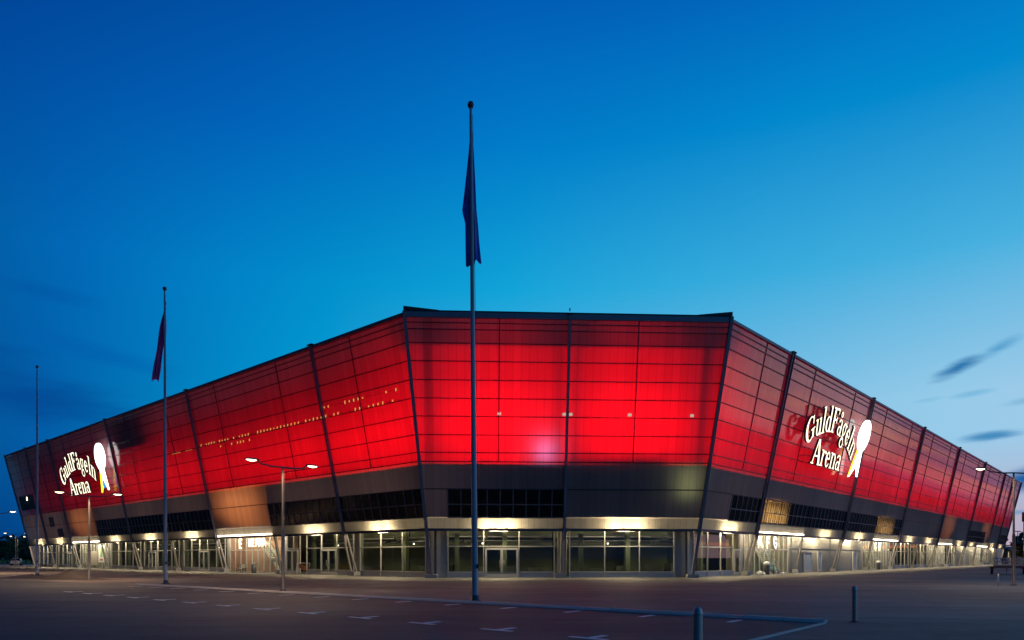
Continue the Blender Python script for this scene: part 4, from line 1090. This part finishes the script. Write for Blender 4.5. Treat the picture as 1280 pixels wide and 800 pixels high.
# ------------------------------------------------------------------ sky
wd=bpy.data.worlds.new('World'); SC.world=wd; wd.use_nodes=True
nt=wd.node_tree; nt.nodes.clear(); L=nt.links
out=ND(nt,'ShaderNodeOutputWorld'); bg=ND(nt,'ShaderNodeBackground')
tc=ND(nt,'ShaderNodeTexCoord'); D=tc.outputs['Generated']
sp=ND(nt,'ShaderNodeSeparateXYZ'); L.new(D,sp.inputs[0]); X,Y,Z=sp.outputs
SUNAZ=65
dt=ND(nt,'ShaderNodeVectorMath'); dt.operation='DOT_PRODUCT'; L.new(D,dt.inputs[0]); dt.inputs[1].default_value=(math.sin(R(SUNAZ)),math.cos(R(SUNAZ)),0)
gf=MATH(nt,'MULTIPLY_ADD',dt.outputs['Value'],.5,.5)
def ramp(stops):
    r=ND(nt,'ShaderNodeValToRGB'); r.color_ramp.interpolation='EASE' if False else 'LINEAR'
    els=r.color_ramp.elements
    while len(els)<len(stops): els.new(.5)
    for e,(g,c) in zip(els,sorted(stops)): e.position=g*.5+.5; e.color=lin(c)
    L.new(gf,r.inputs[0]); return r.outputs[0]
hz=ramp([(-1,(46,36,40)),(-.45,(16,32,66)),(-.18,(0,62,128)),(.15,(20,118,180)),(.5,(170,198,215)),(.8,(205,186,192)),(.9,(180,150,176)),(1,(150,104,160))])
r20=ramp([(-1,(36,30,38)),(-.45,(6,40,84)),(-.14,(0,94,168)),(.17,(0,156,210)),(.45,(84,182,224)),(.7,(130,195,230)),(.82,(150,202,232)),(.88,(158,202,233)),(1,(150,140,205))])
r35=ramp([(-1,(22,24,38)),(-.45,(2,44,92)),(-.1,(0,105,184)),(.07,(0,131,200)),(.17,(0,143,204)),(.39,(16,163,216)),(.7,(60,172,221)),(1,(84,180,225))])
r50=ramp([(-1,(12,22,44)),(-.45,(0,40,92)),(-.16,(0,76,160)),(.065,(0,97,183)),(.36,(0,123,200)),(.64,(0,136,205)),(1,(0,136,206))])
r62=ramp([(-1,(6,18,46)),(-.16,(0,54,136)),(.33,(0,92,180)),(.75,(0,98,186)),(1,(0,104,190))])
zen=ramp([(-1,(4,14,36)),(0,(0,22,64)),(1,(0,36,90))])
def seg(a,b):
    mr=ND(nt,'ShaderNodeMapRange'); L.new(Z,mr.inputs[0]); mr.inputs[1].default_value=a; mr.inputs[2].default_value=b; return mr.outputs[0]
c=hz
for a,b,q in ((.01,.14,r20),(.19,.35,r35),(.35,.50,r50),(.50,.62,r62),(.62,1.0,zen)): c=MIXC(nt,seg(a,b),c,q)
az=MATH(nt,'ARCTAN2',X,Y); el=MATH(nt,'ARCSINE',Z)
nz=ND(nt,'ShaderNodeMapping'); nz.inputs['Scale'].default_value=(7,7,40); L.new(D,nz.inputs[0])
n1=NOISE(nt,nz.outputs[0],1.0,7,.62)
def cloud(c,px,py,wpx,hpx,tilt,col,amt,a_el=None):
    """soft streak of cloud, centred on a bearing and height"""
    if a_el: a0,e0=a_el
    else:
        a0=math.atan2(px-640,891); e0=math.atan2(697-py,math.hypot(px-640,891))
    wv=wpx/891*math.cos(a0)**1.5; hv=hpx/891*math.cos(a0)
    da=MATH(nt,'SUBTRACT',az,a0); de=MATH(nt,'SUBTRACT',el,e0)
    ct,st=math.cos(R(tilt)),math.sin(R(tilt))
    du=MATH(nt,'ADD',MATH(nt,'MULTIPLY',da,ct),MATH(nt,'MULTIPLY',de,st)); dv=MATH(nt,'SUBTRACT',MATH(nt,'MULTIPLY',de,ct),MATH(nt,'MULTIPLY',da,st))
    r=MATH(nt,'ADD',MATH(nt,'POWER',MATH(nt,'ABSOLUTE',MATH(nt,'DIVIDE',du,wv)),2),MATH(nt,'POWER',MATH(nt,'ABSOLUTE',MATH(nt,'DIVIDE',dv,hv)),2))
    r=MATH(nt,'ADD',MATH(nt,'SQRT',r),MATH(nt,'MULTIPLY_ADD',n1,2.2,-1.1))
    m=SMOOTH(nt,r,1.2,-.1,0,amt)
    return MIXC(nt,m,c,col)
DB=lin((20,108,168))
for a in ((1200,458,34,9,20,DB,.95),(1250,434,30,8,22,lin((70,150,200)),.8),(1240,545,40,7,4,lin((50,130,185)),.9),(1285,598,60,16,14,lin((16,92,160)),1.),(1275,640,60,4,3,lin((110,150,195)),.8),
          (1215,492,26,4,6,lin((90,170,212)),.5),(1285,500,30,5,6,lin((110,170,205)),.6),(1160,500,20,3,5,lin((120,185,220)),.5),
          (40,362,75,12,-3,lin((0,84,160)),.6),(60,500,170,40,-16,lin((0,62,138)),.6),(120,440,130,14,-12,lin((0,92,172)),.5)):
    c=cloud(c,*a)
for azd,eld,wd_,hh,amt,cc in ((62,.9,900,7,1,(255,140,60)),(66,2.7,900,6,1,(255,165,85)),(60,1.9,600,4,1,(250,150,80)),(72,3.9,900,5,1,(255,170,100)),(80,.2,1200,14,.8,(255,130,60))):  # orange streaks added out of view, for reflections in the right facade
    c=cloud(c,0,0,wd_,hh,1.5,tuple(v*3.2 for v in lin(cc)[:3])+(1,),amt,(R(azd),R(eld)))
sky=ND(nt,'ShaderNodeTexSky'); sky.sky_type='NISHITA'; sky.sun_disc=False; sky.sun_elevation=R(-2); sky.sun_rotation=R(SUNAZ)
ad=ND(nt,'ShaderNodeMix'); ad.data_type='RGBA'; ad.blend_type='ADD'; ad.inputs[0].default_value=.004
L.new(c,ad.inputs[6]); L.new(sky.outputs[0],ad.inputs[7])
L.new(ad.outputs[2],bg.inputs[0]); bg.inputs[1].default_value=1.0; L.new(bg.outputs[0],out.inputs[0])
# last afterglow
s=bpy.data.lights.new('sun','SUN'); s.energy=.03; s.angle=R(12); s.color=(1,.72,.6)
so=bpy.data.objects.new('sun',s); COL.objects.link(so); so.rotation_euler=(-Vector((math.sin(R(SUNAZ)),math.cos(R(SUNAZ)),.05))).to_track_quat('-Z','Y').to_euler()

# ------------------------------------------------------------------ camera and render
cam=bpy.data.cameras.new('camera'); cam.sensor_width=36; cam.sensor_fit='HORIZONTAL'; cam.lens=891/1280*36; cam.shift_y=297/1280; cam.clip_end=9000; cam.clip_start=.1
co=bpy.data.objects.new('camera',cam); COL.objects.link(co); co.location=(0,0,1.6); co.rotation_euler=(R(90),0,0); SC.camera=co
SC.view_settings.view_transform='Standard'; SC.view_settings.look='None'; SC.view_settings.exposure=0; SC.view_settings.gamma=1
SC.render.engine='CYCLES'
cy=SC.cycles; cy.use_denoising=True; cy.max_bounces=7; cy.diffuse_bounces=3; cy.glossy_bounces=3; cy.transmission_bounces=4; cy.transparent_max_bounces=10
cy.sample_clamp_indirect=4; cy.use_light_tree=True; cy.caustics_reflective=False; cy.caustics_refractive=False
